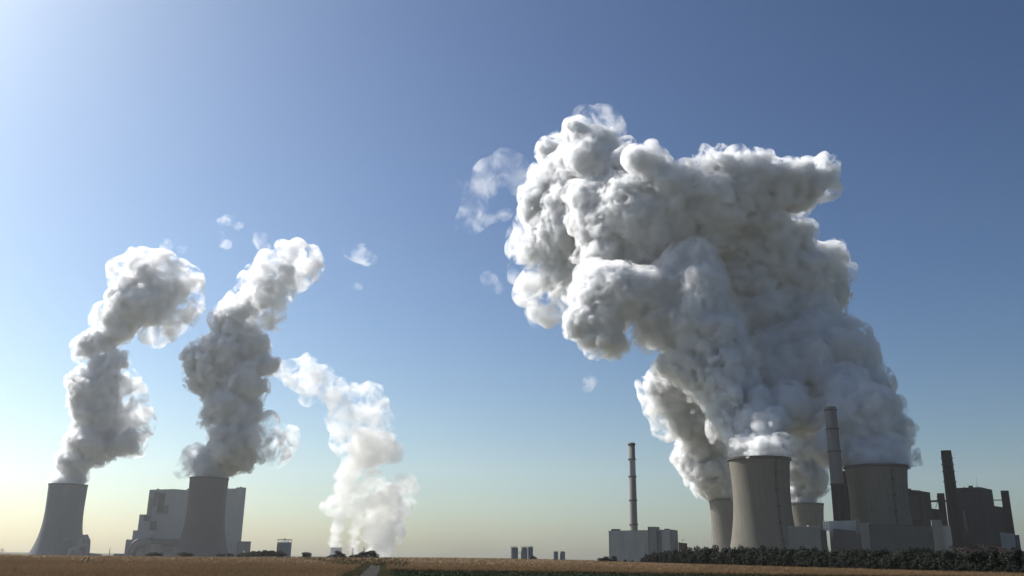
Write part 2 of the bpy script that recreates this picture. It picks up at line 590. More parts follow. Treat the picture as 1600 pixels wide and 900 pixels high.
def wheat_zone(X, Y):
    tx = track_x(Y)
    left = X < tx - 4.2
    right = (X > tx + 3.6) & (Y > GREEN_Y + 0.9 * np.sin(X * 0.11) + 0.5 * np.sin(X * 0.53))
    right2 = (X < 44 + (Y - 250) * -0.0)
    far = Y > 306
    hedge = hedge_y(X)
    return (np.where(far, True, left | right)) & (Y < hedge - 3)


HEDGE = [(1000, 610), (1100, 500), (1200, 425), (1300, 366), (1400, 318), (1500, 286), (1620, 258), (1760, 232)]
_hx = np.array([at(p, 880, d)[0] for p, d in HEDGE]); _hy = np.array([d for _, d in HEDGE], float)


def hedge_y(X):
    o = np.argsort(_hx)
    return np.where(X < _hx.min(), 1e9, np.interp(X, _hx[o], _hy[o]))


def wheat_material():
    m, t, b = nodes('ripe_wheat')
    pos = t.nodes.new('ShaderNodeNewGeometry').outputs['Position']
    f = ramp_f(t, noise(t, pos, 0.9, 5, 0.7), 0.35, 0.65)
    f2 = ramp_f(t, noise(t, pos, 0.03, 4, 0.6, (1, 0.35, 1)), 0.35, 0.65)
    c = mixc(t, f, (.150, .096, .052), (.27, .180, .100))
    c = mixc(t, f2, mixc(t, 0.45, c, (.115, .08, .04)), c)
    t.links.new(c, b.inputs['Base Color']); b.inputs['Roughness'].default_value = 0.9; b.inputs['Specular IOR Level'].default_value = 0.05
    tr = t.nodes.new('ShaderNodeBsdfTranslucent'); t.links.new(c, tr.inputs[0])
    mx = t.nodes.new('ShaderNodeMixShader'); mx.inputs[0].default_value = 0.25
    t.links.new(b.outputs[0], mx.inputs[1]); t.links.new(tr.outputs[0], mx.inputs[2])
    t.links.new(mx.outputs[0], t.nodes['Material Output'].inputs['Surface'])
    return m


def tufts(rg, P, h, w, spread, blades):
    """upright leaning blades, three-cornered, at the points P"""
    n = len(P)
    vs_, fs_ = [], []
    for k in range(blades):
        a = rg.random(n) * 2 * np.pi
        off = np.stack([rg.normal(size=n) * spread, rg.normal(size=n) * spread, np.zeros(n)], 1)
        hh = h * rg.uniform(.65, 1.25, n); ww = w * rg.uniform(.7, 1.3, n)
        du = np.stack([np.cos(a), np.sin(a), 0 * a], 1) * ww[:, None] / 2
        lean = np.stack([rg.normal(size=n) * 0.28 * hh + 0.1 * hh, rg.normal(size=n) * 0.28 * hh, hh], 1)
        base = P + off
        vs_ += [base - du, base + du, base + lean]
    v = np.stack(vs_, 1).reshape(-1, 3)
    return v, len(v) // 3


def tri_mesh(name, v, mat):
    me = bpy.data.meshes.new(name)
    n = len(v)
    me.vertices.add(n); me.vertices.foreach_set('co', np.ascontiguousarray(v, np.float32).ravel())
    me.loops.add(n); me.loops.foreach_set('vertex_index', np.arange(n, dtype=np.int32))
    me.polygons.add(n // 3); me.polygons.foreach_set('loop_start', np.arange(0, n, 3, dtype=np.int32))
    me.update(calc_edges=True); me.materials.append(mat)
    return me


rg = np.random.default_rng(11)
WM = wheat_material()
# canopy: a sheet just under the ears, with ears standing through it, thick at the edges that face the viewer
xs = np.concatenate([np.linspace(-420, -110, 70), np.linspace(-108, 130, 200), np.linspace(132, 360, 60)])
wf = link(bpy.data.objects.new('wheat_field', sheet('wheat_field', xs, np.concatenate([np.linspace(60, 330, 260), np.linspace(334, 900, 60)]), -0.42, WM,
                                                    lambda X, Y: wheat_zone(X, Y))))
wf['kind'] = 'stuff'; wf['label'] = 'ripe golden brown wheat covering the fields'


def scatter(n, y0, y1, zone, spread=1.0):
    """points denser towards the viewer, inside the field of view with a margin"""
    y = 1 / rg.uniform(1 / y1, 1 / y0, n)
    x = rg.uniform(-0.66, 0.66, n) * y
    k = zone(x, y)
    return x[k], y[k]


x, y = scatter(150000, 70, 700, wheat_zone)
RUTS = [(gpt(126.5, 878.5), gpt(134.5, 869.3), .62), (gpt(134.5, 878.5), gpt(140.5, 869.3), .62), (gpt(-30, 880.2), gpt(255, 879.6), 2.2)]


def near_rut(X, Y):
    k = np.zeros(len(X), bool)
    for A, B, wd in RUTS:
        d = (B - A)[:2]; L = d @ d
        tt = np.clip(((X - A[0]) * d[0] + (Y - A[1]) * d[1]) / L, 0, 1)
        k |= np.hypot(X - A[0] - d[0] * tt, Y - A[1] - d[1] * tt) < wd
    return k


keep = ~near_rut(x, y)
x, y = x[keep], y[keep]
z = terrain(x, y)
v, _ = tufts(rg, np.stack([x, y, z - 0.5], 1), 0.56, 0.16, 0.25, 4)
ears = link(bpy.data.objects.new('wheat_ears', tri_mesh('wheat_ears', v, WM)), wf)
ears['kind'] = 'stuff'
# standing stalks along the near edge of the right-hand field and beside the track
ex = rg.uniform(-40, 95, 9000); ey = GREEN_Y + 0.9 * np.sin(ex * 0.11) + 0.5 * np.sin(ex * 0.53) + rg.uniform(0, 1.6, 9000)
k = ex > track_x(ey) + 3.4
ex, ey = ex[k], ey[k]
ty = rg.uniform(80, 300, 9000); tx = track_x(ty) + np.where(rg.random(9000) < .5, -4.2 - rg.random(9000) * 1.2, 3.6 + rg.random(9000) * 1.2)
k = (tx < track_x(ty)) | (ty > GREEN_Y)
ex = np.concatenate([ex, tx[k]]); ey = np.concatenate([ey, ty[k]])
v, _ = tufts(rg, np.stack([ex, ey, terrain(ex, ey) + GROUND_Z], 1), 0.75, 0.12, 0.2, 3)
stalks = link(bpy.data.objects.new('wheat_stalks', tri_mesh('wheat_stalks', v, WM)), wf)
stalks['kind'] = 'stuff'

GM = leafy('beet_leaves', (.014, .026, .008), (.045, .07, .022), 1.2)
x, y = scatter(90000, 80, GREEN_Y + 2, lambda X, Y: (X > track_x(Y) + 3.4) & (Y < GREEN_Y - 1.2 + 0.9 * np.sin(X * 0.11) + 0.5 * np.sin(X * 0.53)))
v, _ = tufts(rg, np.stack([x, y, terrain(x, y) + GROUND_Z], 1), 0.32, 0.3, 0.2, 3)
bt = link(bpy.data.objects.new('beet_crop', tri_mesh('beet_crop', v, GM)))
bt['kind'] = 'stuff'; bt['label'] = 'low dark green crop at the bottom edge'

VG = leafy('verge_grass', (.045, .045, .018), (.12, .095, .045), 0.8)
x = []; y = []
ty = 1 / rg.uniform(1 / 330, 1 / 75, 26000); side = rg.random(26000)
off = np.where(side < .62, -1.7 - 3.0 * rg.random(26000), 1.8 + 2.2 * rg.random(26000))
x = track_x(ty) + off; y = ty
v, _ = tufts(rg, np.stack([x, y, terrain(x, y) + GROUND_Z], 1), 0.26, 0.16, 0.2, 3)
x, y = scatter(9000, 250, 480, lambda X, Y: np.abs(X - (track_x(Y) - (Y - 250) * .03)) < 9 + (Y - 250) * .07)
v2, _ = tufts(rg, np.stack([x, y, terrain(x, y) - 0.3], 1), 0.7, 0.3, 0.3, 3)
vg = link(bpy.data.objects.new('verge_grass', tri_mesh('verge_grass', np.concatenate([v, v2]), VG)))
vg['kind'] = 'stuff'; vg['label'] = 'dry grass and weeds along the farm track'

# wheel tracks pressed into the wheat: dark sunken lines
TM = plain('trampled_wheat', (.05, .034, .018), 1.0)
bm = NB()
for A, Cc, w_ in RUTS:
    n_ = 14
    for k in range(n_):
        p = A + (Cc - A) * k / n_; q = A + (Cc - A) * (k + 1) / n_
        z0 = terrain(np.array(p[0]), np.array(p[1])) - 0.4; z1 = terrain(np.array(q[0]), np.array(q[1])) - 0.4
        nn = np.array((-(Cc - A)[1], (Cc - A)[0])) / np.hypot(*(Cc - A)[:2]) * w_ * .8
        bm.faces.new([bm.verts.new(r_) for r_ in ((p[0] + nn[0], p[1] + nn[1], z0), (p[0] - nn[0], p[1] - nn[1], z0), (q[0] - nn[0], q[1] - nn[1], z1), (q[0] + nn[0], q[1] + nn[1], z1))])
wl = obj('wheel_ruts', bm, TM); wl['kind'] = 'structure'; wl['label'] = 'dark wheel ruts through the left wheat field'


# ---------------------------------------------------------------- cooling towers
def cooling_tower(px_top, py_top, Y, half_px, prof, mat, label, base=-14.0, rim_out=0.02, ladder=None, rim=True, streaks=False):
    """prof: (share of height, share of top radius) from the base up"""
    s = Y * .958 / F_PX
    top = at(px_top, py_top, Y)
    H = top[2] - base; r0 = half_px * s
    T = thing('cooling_tower', label, 'cooling tower', (top[0], top[1], base), 0, 'cooling towers of the power stations')
    fz = np.array([p[0] for p in prof]); frr = np.array([p[1] for p in prof])
    co = np.polyfit(fz, frr, 3)
    P = [(H * q, r0 * float(np.polyval(co, q))) for q in np.linspace(0, 1, 40)]
    th = 0.9
    inner = [(z, r - th) for z, r in P[::-1]]
    sh = obj('shell', lathe(NB(), P + inner, 128), mat, T, True)
    rt = P[-1][1]
    if rim:
        w = rim_out * r0
        obj('rim', lathe(NB(), [(H - 3.2, rt + 0.05), (H - 2.6, rt + w), (H + 0.25, rt + w), (H + 0.25, rt - th - .2), (H - 3.2, rt - th - .2), (H - 3.2, rt + .05)], 128), M['rim'], T)
    if ladder is not None:
        bm = NB(); a = -math.atan2(top[0], top[1]) - math.pi / 2 + ladder
        up = np.linspace(0.03, 0.985, 46)
        pts = [(float(np.polyval(co, q)) * r0 + 0.45, H * q) for q in up]
        c_, s_ = math.cos(a), math.sin(a)
        for off in (-1.0, 1.0):
            for (ra, za), (rb, zb) in zip(pts, pts[1:]):
                beam(bm, (c_ * ra - s_ * off, s_ * ra + c_ * off, za), (c_ * rb - s_ * off, s_ * rb + c_ * off, zb), 0.55)
        for (ra, za) in pts:
            beam(bm, (c_ * ra + s_ * 1.0, s_ * ra - c_ * 1.0, za), (c_ * ra - s_ * 1.0, s_ * ra + c_ * 1.0, za), 0.6)
        for k in range(4, 46, 7):
            ra, za = pts[k]
            beam(bm, (c_ * (ra + .8) + s_ * 2.2, s_ * (ra + .8) - c_ * 2.2, za), (c_ * (ra + .8) - s_ * 2.2, s_ * (ra + .8) + c_ * 2.2, za), 2.4)
        obj('ladder', bm, M['rust'], T)
    return T, (top, r0)


NEWP = [(0, 1.56), (.12, 1.33), (.29, 1.11), (.45, 1.02), (.6, .985), (.8, .97), (1, 1.0)]
OLDP = [(0, 1.36), (.10, 1.24), (.30, 1.06), (.45, .985), (.6, .955), (.78, .955), (.92, .985), (1, 1.03)]
T1, _ = cooling_tower(107, 757, 2300, 28.6, NEWP, M['tower_new'], 'slender pale concrete cooling tower farthest left, with round ducts at its foot')
T2, _ = cooling_tower(327.3, 747, 2120, 29.8, NEWP, M['tower_mid'], 'slender pale concrete cooling tower standing before the stepped boiler house')
T3, _ = cooling_tower(1186, 717, 1330, 47.0, OLDP, M['tower_old'], 'biggest cooling tower, its left edge sunlit, behind the hedgerow', rim_out=.045, ladder=R(32))
T4, _ = cooling_tower(1368, 729, 1330, 46.5, OLDP, M['tower_old'], 'broad cooling tower to the right of the tall grey chimney', rim_out=.03, ladder=R(30))
T5, _ = cooling_tower(1137, 781, 2050, 29.0, OLDP, M['tower_back'], 'streaked cooling tower half hidden on the left of the biggest one')
T6, _ = cooling_tower(1257.5, 787, 2150, 28.0, OLDP, M['tower_back'], 'short-looking cooling tower behind the plain pale box building')

# round flue ducts at the foot of the left tower
fr = Frame(126, 2225)
bm = NB()
xa, za = fr.p(112, 858); xb, zb = fr.p(125, 850); xc, zc = fr.p(129, 840); xd, zd = fr.p(135.5, 852)
fd = fr.thing('flue_duct', 'bulging grey flue ducts clustered at the foot of the leftmost cooling tower', 'duct')
tube(bm, [(xb, 6, 0), (xb, 6, zc - 8), (xb + 3, 5, zc), (xb + 9, 5, zc + 1), (xb + 14, 6, zc - 8), (xb + 16, 8, 0)], 8.5)
obj('pipe', bm, M['steel'], fd, True)
bm = NB(); tube(bm, [(xd + 2, 0, 0), (xd + 2, 0, zd - 5), (xd - 4, -1, zd), (xd - 12, -2, zd - 3), (xd - 20, -2, zd - 9), (xd - 24, -1, 0)], 6.5)
obj('pipe', bm, M['steel'], fd, True)
bm = NB(); tube(bm, [(xa - 3, -3, 0), (xa - 2, -3, za - 2), (xa + 6, -4, za + 1), (xa + 16, -4, za - 4), (xa + 18, -4, 0)], 5)
obj('pipe', bm, M['steel'], fd, True)
bm = NB(); box(bm, xa - 22, xb - 4, 8, 20, zc - 8, zc - 3); box(bm, xb - 16, xb - 8, 6, 18, 0, zc + 4)
obj('duct_bridge', bm, M['clad_dim'], fd)

# ---------------------------------------------------------------- boiler house of the left station
fr = Frame(290, 2380)
Bh = fr.thing('boiler_house', 'huge stepped pale boiler house behind the second cooling tower', 'power station')
bm = NB()
fr.block(bm, 233.7, 272, 765.2, 0, 90, yt2=764); fr.block(bm, 272, 292.3, 764, 0.0, 90, yt2=765.6)
obj('main_block', bm, M['clad_new'], Bh)
bm = NB(); fr.block(bm, 292.3, 369.6, 764.2, -0.6, 90, yt2=763.2)
obj('main_block', bm, M['clad_new'], Bh)
bm = NB(); fr.block(bm, 369.6, 384.8, 761.6, -1.2, 80); obj('stair_tower', bm, M['clad_new'], Bh)
bm = NB(); fr.block(bm, 218, 246, 804, -6, 70); obj('step_block', bm, M['clad_new'], Bh)
bm = NB(); fr.block(bm, 208, 245, 829, -14, 70); obj('step_block', bm, M['clad_new'], Bh)
bm = NB(); fr.block(bm, 197, 222, 843, -20, 60); obj('step_block', bm, M['clad_new'], Bh)
bm = NB(); fr.block(bm, 372, 392.3, 845.8, -12, 50); obj('annex', bm, M['clad_dim'], Bh)
bm = NB(); fr.block(bm, 178, 197, 865, -16, 40); obj('shed', bm, M['clad_dim'], Bh)
bm = NB(); fr.block(bm, 241.5, 259, 769, -1.5, 3, yb=790); fr.block(bm, 246, 264, 790, -1.5, 3, yb=803)
obj('louvre_panel', bm, M['clad_dim'], Bh)
bm = NB(); fr.block(bm, 249, 258.5, 772, -2.6, 2, yb=800); obj('louvre_panel', bm, M['clad_hall'], Bh)
bm = NB(); fr.block(bm, 225, 234.5, 805.5, -7.5, 2, yb=814); obj('louvre_panel', bm, M['clad_hall'], Bh)
bm = NB(); fr.block(bm, 235.5, 245.5, 814, -16, 2, yb=828); obj('louvre_panel', bm, M['clad_hall'], Bh)
bm = NB(); fr.block(bm, 237.0, 239.8, 778, -9, 0, yb=814); obj('riser_duct', bm, M['clad_light'], Bh)
bm = NB(); fr.block(bm, 236, 280, 842, -22, 2, yb=853); obj('conveyor_gallery', bm, M['clad_hall'], Bh)
bm = NB(); fr.block(bm, 227, 252, 850, -26, 0); obj('lower_hall', bm, M['clad_light'], Bh)
bm = NB()
pts = [fr.p(*q, -30) for q in ((199, 866), (203, 857), (208, 849), (215, 843.5), (224, 842), (233, 841), (240, 839))]
tube(bm, [(x_, -30, z_) for x_, z_ in pts], 3.2); obj('curved_conveyor', bm, M['clad_dim'], Bh, True)
bm = NB()
pts = [fr.p(*q, -24) for q in ((208, 868), (213, 858), (220, 853), (228, 850))]
tube(bm, [(x_, -24, z_) for x_, z_ in pts], 4.5); obj('curved_conveyor', bm, M['clad_hall'], Bh, True)
bm = NB(); (x0, z0), (x1, z1) = fr.p(250, 863.5, -28), fr.p(272, 857, -28)
beam(bm, (x0, -28, z0), (x1, -28, z1), 4.5); obj('inclined_conveyor', bm, M['clad_light'], Bh)
bm = NB(); fr.block(bm, 245, 249, 763.6, 10, 30, yb=766); fr.block(bm, 292, 297, 763.4, 6, 30, yb=766); fr.block(bm, 376, 378, 760.4, 6, 30, yb=763)
obj('roof_unit', bm, M['roof'], Bh)

# tank with a railed head
fr = Frame(444.5, 1450)
Sl = fr.thing('storage_silo', 'stout grey silo with a railing frame on top, right of the boiler house', 'silo')
xl, zt = fr.p(433.4, 848); xr, _ = fr.p(456.2, 848); r_ = (xr - xl) / 2; cx = (xl + xr) / 2; zd = fr.p(445, 845.8)[1]; zf = fr.p(445, 842.8)[1]
obj('body', lathe(NB(), [(0, r_ * .98), (zt, r_ * .98)], 40, False, False, cx, 0), M['silo'], Sl, True)
obj('roof', lathe(NB(), [(zt, r_ * .985), (zt + .4, r_), (zd, r_ * .5), (zd + .3, .2)], 40, False, True, cx, 0), M['steel'], Sl)
bm = NB()
for k in range(12):
    a = 2 * math.pi * k / 12
    beam(bm, (cx + r_ * math.cos(a), r_ * math.sin(a), zt - .5), (cx + r_ * math.cos(a), r_ * math.sin(a), zf), .35)
for k in range(24):
    a, c_ = 2 * math.pi * k / 24, 2 * math.pi * (k + 1) / 24
    for zz in (zf, zf - 1.3):
        beam(bm, (cx + r_ * 1.02 * math.cos(a), r_ * 1.02 * math.sin(a), zz), (cx + r_ * 1.02 * math.cos(c_), r_ * 1.02 * math.sin(c_), zz), .35)
beam(bm, (cx - r_, 0, zf), (cx + r_, 0, zf), .7); box(bm, cx - 1.6, cx + 1.6, -1.2, 1.2, zf - .5, zf + 1.3)
obj('railing', bm, M['rust'], Sl)
bm = NB(); fr.block(bm, 433, 437.5, 849, -r_ - 1, -r_ + 2); obj('stair_shaft', bm, M['clad_dim'], Sl)

# small things on the skyline at the left
fr = Frame(172, 2300)
ms = fr.thing('radio_mast', 'thin mast between the left cooling tower and the boiler house', 'mast')
x_, z_ = fr.p(172, 856.8)
bm = NB()
for q in ((-1.1, -.8), (1.1, -.8), (0, 1.1)):
    beam(bm, (x_ + q[0], q[1], 0), (x_ + q[0] * .3, q[1] * .3, z_), .45)
obj('lattice', bm, M['rust'], ms)
bm = NB(); beam(bm, (x_, 0, z_ - 1), (x_, 0, z_ + 4), .35); obj('aerial', bm, M['steel'], ms)
fr = Frame(4, 2900)
py = fr.thing('power_pylon', 'faint lattice pylon at the far left edge of the skyline', 'pylon')
x_, z_ = fr.p(4, 856.5)
bm = NB()
for sx in (-1, 1):
    for sy in (-1, 1):
        beam(bm, (x_ + 4 * sx, 4 * sy, 0), (x_ + .5 * sx, .5 * sy, z_), .5)
for k in range(6):
    f0 = k / 6; w_ = 4 * (1 - f0) + .5 * f0
    beam(bm, (x_ - w_, -w_, z_ * f0), (x_ + w_ * .85, -w_, z_ * (f0 + .16)), .35); beam(bm, (x_ + w_, -w_, z_ * f0), (x_ - w_ * .85, -w_, z_ * (f0 + .16)), .35)
obj('lattice', bm, M['steel'], py)
for f0, w_ in ((.62, 11), (.8, 8)):
    bm = NB(); beam(bm, (x_ - w_, 0, z_ * f0), (x_ + w_, 0, z_ * f0), .7); beam(bm, (x_ - w_, 0, z_ * f0), (x_, 0, z_ * (f0 + .06)), .4); beam(bm, (x_ + w_, 0, z_ * f0), (x_, 0, z_ * (f0 + .06)), .4)
    obj('cross_arm', bm, M['steel'], py)
fr = Frame(150, 2250)
sd_ = fr.thing('plant_shed', 'low long sheds between the left cooling tower and the mast', 'shed')
bm = NB(); fr.block(bm, 136, 148, 864.3, 0, 30); obj('hall', bm, M['clad_dim'], sd_)
bm = NB(); fr.block(bm, 148, 157, 865.4, 2, 30); obj('lean_to', bm, M['clad_dim'], sd_)
bm = NB(); fr.block(bm, 157.5, 160, 866, 2, 20); obj('tank', bm, M['steel'], sd_)
fr = Frame(381, 1300)
ws = fr.thing('white_shed', 'tiny white gabled shed showing among the dark trees by the boiler house', 'shed')
bm = NB(); fr.block(bm, 379.6, 383.0, 860.2, 0, 4); obj('wall', bm, M['white'], ws)
(x0, z0), (x1, _) = fr.p(379.3, 860.2), fr.p(383.3, 860.2)
bm = NB(); box(bm, x0, (x0 + x1) / 2, -.3, 4.3, z0 + .02, z0 + .02, (z0 + .2, z0 + 1)); box(bm, (x0 + x1) / 2, x1, -.3, 4.3, z0 + .02, z0 + .02, (z0 + 1, z0 + .2)); obj('roof', bm, M['steel'], ws)

# far power station under the pale plume
_, _ = cooling_tower(525.5, 855.5, 7600, 9.2, NEWP, M['tower_new'], 'tiny hazy cooling tower under the distant pale plumes', base=-20)


def chimney(px0, py0, w0, px1, py1, w1, Y, label, mat, low=None, bands=(), base=-14, group=None, rings=(), d=0, catwalk_mat='rust'):
    fr = Frame(px1, Y, 0, base)
    T = fr.thing('chimney', label, 'chimney', group)
    x0, z0 = fr.p(px0, py0); s = Y * .958 / F_PX
    r0, r1 = w0 / 2 * s, w1 / 2 * s
    zb = fr.p(px1, py1)[1]
    rz = lambda z: r1 + (r0 - r1) * (z - zb) / (z0 - zb)
    if low is None:
        obj('shaft', lathe(NB(), [(0, rz(0)), (z0, r0), (z0, r0 * .78), (z0 - 12, r0 * .78)], 40, False, False, x0, 0), mat, T, False)
        for p in T.children[0].data.polygons:
            p.use_smooth = abs(p.normal.z) < .5
    else:
        zl = fr.p(px0, low[0])[1]
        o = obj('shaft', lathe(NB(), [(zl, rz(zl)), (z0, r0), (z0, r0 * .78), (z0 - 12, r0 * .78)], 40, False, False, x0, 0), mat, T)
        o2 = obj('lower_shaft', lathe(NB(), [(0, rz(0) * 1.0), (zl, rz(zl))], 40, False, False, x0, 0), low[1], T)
        for oo in (o, o2):
            for p in oo.data.polygons:
                p.use_smooth = abs(p.normal.z) < .5
    for y_ in rings:
        z_ = fr.p(px0, y_)[1]; r_ = rz(z_)
        obj('catwalk', lathe(NB(), [(z_ - .4, r_ + .03), (z_ - .4, r_ + 1.3), (z_ + .9, r_ + 1.3), (z_ + .9, r_ + 1.15), (z_ - .1, r_ + 1.1), (z_ - .1, r_ + .03)], 32, False, False, x0, 0), M[catwalk_mat], T)
    for ya, yb, mm in bands:
        za, zb_ = fr.p(px0, ya)[1], fr.p(px0, yb)[1]
        obj('band', lathe(NB(), [(zb_, rz(zb_) + .04), (za, rz(za) + .04)], 40, False, False, x0, 0), mm, T, True)
    return T


chimney(551, 856, 3.4, 551, 869, 4.0, 7600, 'faint hazy chimney under the distant plumes, the left one of two', M['stack'], base=-20, group='hazy chimneys under the far plumes')
chimney(569, 855.6, 3.2, 569, 869, 3.8, 7600, 'faint hazy chimney behind the round trees by the track', M['stack'], base=-20, group='hazy chimneys under the far plumes')

# farm silos on the middle skyline
bandm = M['steel']


def silo(xl, xr, yt, Y, label, rail=True):
    fr = Frame((xl + xr) / 2, Y)
    T = fr.thing('silo', label, 'silo', group='slim silos on the middle skyline')
    a, z = fr.p(xl, yt); b_, _ = fr.p(xr, yt); r_ = (b_ - a) / 2; c = (a + b_) / 2
    obj('body', lathe(NB(), [(0, r_), (z, r_)], 28, False, False, c, 0), M['silo'], T, True)
    obj('roof', lathe(NB(), [(z, r_ + .03), (z + .15, r_ + .12), (z + .7, r_ * .3), (z + .9, .2)], 28, False, True, c, 0), M['roof'], T)
    if rail:
        bm = NB()
        for k in range(8):
            u = 2 * math.pi * k / 8
            beam(bm, (c + r_ * .97 * math.cos(u), r_ * .97 * math.sin(u), z), (c + r_ * .97 * math.cos(u), r_ * .97 * math.sin(u), z + 1.5), .18)
        for k in range(16):
            u, v_ = 2 * math.pi * k / 16, 2 * math.pi * (k + 1) / 16
            beam(bm, (c + r_ * .97 * math.cos(u), r_ * .97 * math.sin(u), z + 1.4), (c + r_ * .97 * math.cos(v_), r_ * .97 * math.sin(v_), z + 1.4), .16)
        obj('railing', bm, M['rust'], T)
        obj('aerial', beam(NB(), (c + r_ * .4, 0, z + .5), (c + r_ * .4, 0, z + 3.4), .2), M['rust'], T)
    return T, fr, (c, r_, z)


S1, f1, d1 = silo(797.8, 809.6, 855.8, 1200, 'grey silo standing alone at the left end of the walkway')
S2, f2, d2 = silo(814.2, 824.0, 855.8, 1200, 'grey silo at the right end of the walkway')
silo(823.9, 833.0, 855.2, 1212, 'grey silo with a bush at its foot')
silo(864.4, 872.0, 862.2, 1230, 'smaller dark silo without railing, the left one of the pair', False)
silo(874.8, 883.0, 862.2, 1230, 'smaller dark silo without railing, the right one of the pair', False)
fw = Frame(812, 1200)
wk = fw.thing('walkway', 'short walkway bridging the gap between the first two silos', 'walkway')
(x0, z0), (x1, _) = fw.p(809.4, 864), fw.p(814.4, 864)
bm = NB(); box(bm, x0, x1, -1, 1, z0 - .4, z0); obj('deck', bm, M['rust'], wk)
bm = NB(); beam(bm, (x0, -1, z0 + 1.2), (x1, -1, z0 + 1.2), .15); beam(bm, (x0, 1, z0 + 1.2), (x1, 1, z0 + 1.2), .15)
for k in range(4):
    beam(bm, (x0 + (x1 - x0) * k / 3, -1, z0), (x0 + (x1 - x0) * k / 3, -1, z0 + 1.2), .15)
obj('railing', bm, M['rust'], wk)

# ---------------------------------------------------------------- middle block with the slim chimney
chimney(986.8, 692, 10.3, 990.2, 828, 12.2, 1290, 'slim grey banded chimney rising behind the blocky grey building', M['stack'],
        bands=((719, 744, M['clad_grey']),), rings=(694.6, 718, 745, 782, 820))
fr = Frame(1046.4, 1240, -16)
Mb = fr.thing('plant_building', 'blocky windowless grey building below the slim chimney', 'building')
bm = NB(); fr.block(bm, 951, 1012, 829.2, 0, 40, yt2=828.2); obj('west_block', bm, M['clad_grey'], Mb)
bm = NB(); fr.block(bm, 1012, 1025.6, 823, -2.5, 12); obj('stair_tower', bm, M['clad_light'], Mb)
bm = NB(); windows(fr, bm, lambda y_: 1013.9 + (y_ - 826) * .03, np.arange(827, 872, 3.0), .9, 1.3, -2.5); obj('window', bm, M['glass'], Mb)
bm = NB(); fr.block(bm, 1025.6, 1046.4, 827.6, .4, 38); obj('east_block', bm, M['clad_grey'], Mb)
bm = NB(); xe, ze = fr.p(1046.4, 827.6, .4); box(bm, xe + .003, xe + .35, .3, 38.2, 0, ze + .3); obj('east_shade_panel', bm, M['clad_dim'], Mb)  # thin panel added over the east side, its shade put into the colour
bm = NB(); fr.block(bm, 1026, 1033, 829.5, -.2, 2); obj('wall_panel', bm, M['clad_dim'], Mb)
bm = NB(); fr.block(bm, 955, 966, 826.6, 5, 14, yb=830); fr.block(bm, 1038, 1044, 826, 8, 16, yb=829); obj('roof_unit', bm, M['roof'], Mb)
fr = Frame(1068, 1275, 0)
Rs = fr.thing('brick_shed', 'small red-brown shed with a roof aerial beside the blocky grey building', 'shed')
bm = NB(); fr.block(bm, 1060, 1073.6, 847.4, 0, 14, yt2=849); obj('wall', bm, M['brick'], Rs)
bm = NB(); x0, z0 = fr.p(1067, 847.5); x1, z1 = fr.p(1067, 842.6)
beam(bm, (x0, 5, z0 - 1), (x0, 5, z1), .3); beam(bm, (x0 - 2.2, 5, z1 - .6), (x0 + 3.6, 5, z1 - .2), .3); beam(bm, (x0 - 1, 5, z1 - 1.6), (x0 + 2, 5, z1 - 1.4), .25)
obj('aerial', bm, M['rust'], Rs)

# ---------------------------------------------------------------- right station
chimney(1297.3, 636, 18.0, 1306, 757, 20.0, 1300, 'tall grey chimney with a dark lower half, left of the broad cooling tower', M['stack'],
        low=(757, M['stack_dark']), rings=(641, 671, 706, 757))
chimney(1316.5, 736.5, 17, 1320.5, 812, 19, 1390, 'dark squat chimney tucked between the tall grey chimney and the cooling tower', M['stack_dark'])
chimney(1478, 704.2, 15.4, 1486, 762, 17.2, 1420, 'black chimney with catwalks in front of the sooty boiler houses', M['stack_dark'], rings=(716, 726, 737, 753))
fr = Frame(1471, 1440, 0)
st = fr.thing('brick_stack', 'square red-brown stack just left of the black chimney', 'stack')
bm = NB(); fr.block(bm, 1463.8, 1475.4, 770.6, 0, 12); obj('shaft', bm, M['brown'], st)
bm = NB(); fr.block(bm, 1463.6, 1475.6, 774.5, -.25, 12.3, yb=777); fr.block(bm, 1463.6, 1475.7, 779, -.25, 12.3, yb=780.4); obj('band', bm, M['brick'], st)
fr = Frame(1466, 1436, 0)
br_ = fr.thing('conveyor_bridge', 'enclosed bridge from the first boiler house across to the black chimney', 'bridge')
bm = NB(); fr.block(bm, 1453, 1480, 781.4, -4, -.4, yb=784.4); obj('gallery', bm, M['clad_dark'], br_)
bm = NB(); (x0, z0), (x1, z1) = fr.p(1462, 794), fr.p(1464.5, 784.4)
beam(bm, (x0, -2, z0), (x1, -2, z1), .8); obj('strut', bm, M['rust'], br_)

fr = Frame(1437, 1500, -6)
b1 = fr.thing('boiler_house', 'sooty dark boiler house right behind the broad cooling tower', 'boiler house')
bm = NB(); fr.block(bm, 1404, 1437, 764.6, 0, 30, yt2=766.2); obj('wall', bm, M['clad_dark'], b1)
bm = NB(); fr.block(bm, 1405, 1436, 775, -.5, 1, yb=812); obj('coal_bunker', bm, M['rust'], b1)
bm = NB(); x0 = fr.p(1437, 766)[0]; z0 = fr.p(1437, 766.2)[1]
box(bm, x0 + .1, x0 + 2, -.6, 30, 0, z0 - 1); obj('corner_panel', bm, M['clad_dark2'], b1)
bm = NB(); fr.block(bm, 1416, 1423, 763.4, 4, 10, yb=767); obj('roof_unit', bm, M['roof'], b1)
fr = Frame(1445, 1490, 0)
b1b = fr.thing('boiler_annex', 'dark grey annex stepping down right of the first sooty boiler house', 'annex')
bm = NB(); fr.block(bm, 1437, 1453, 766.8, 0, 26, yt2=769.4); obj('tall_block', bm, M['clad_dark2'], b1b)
bm = NB(); fr.block(bm, 1453, 1467, 794, 1, 26, yt2=796); obj('low_block', bm, M['clad_dark'], b1b)

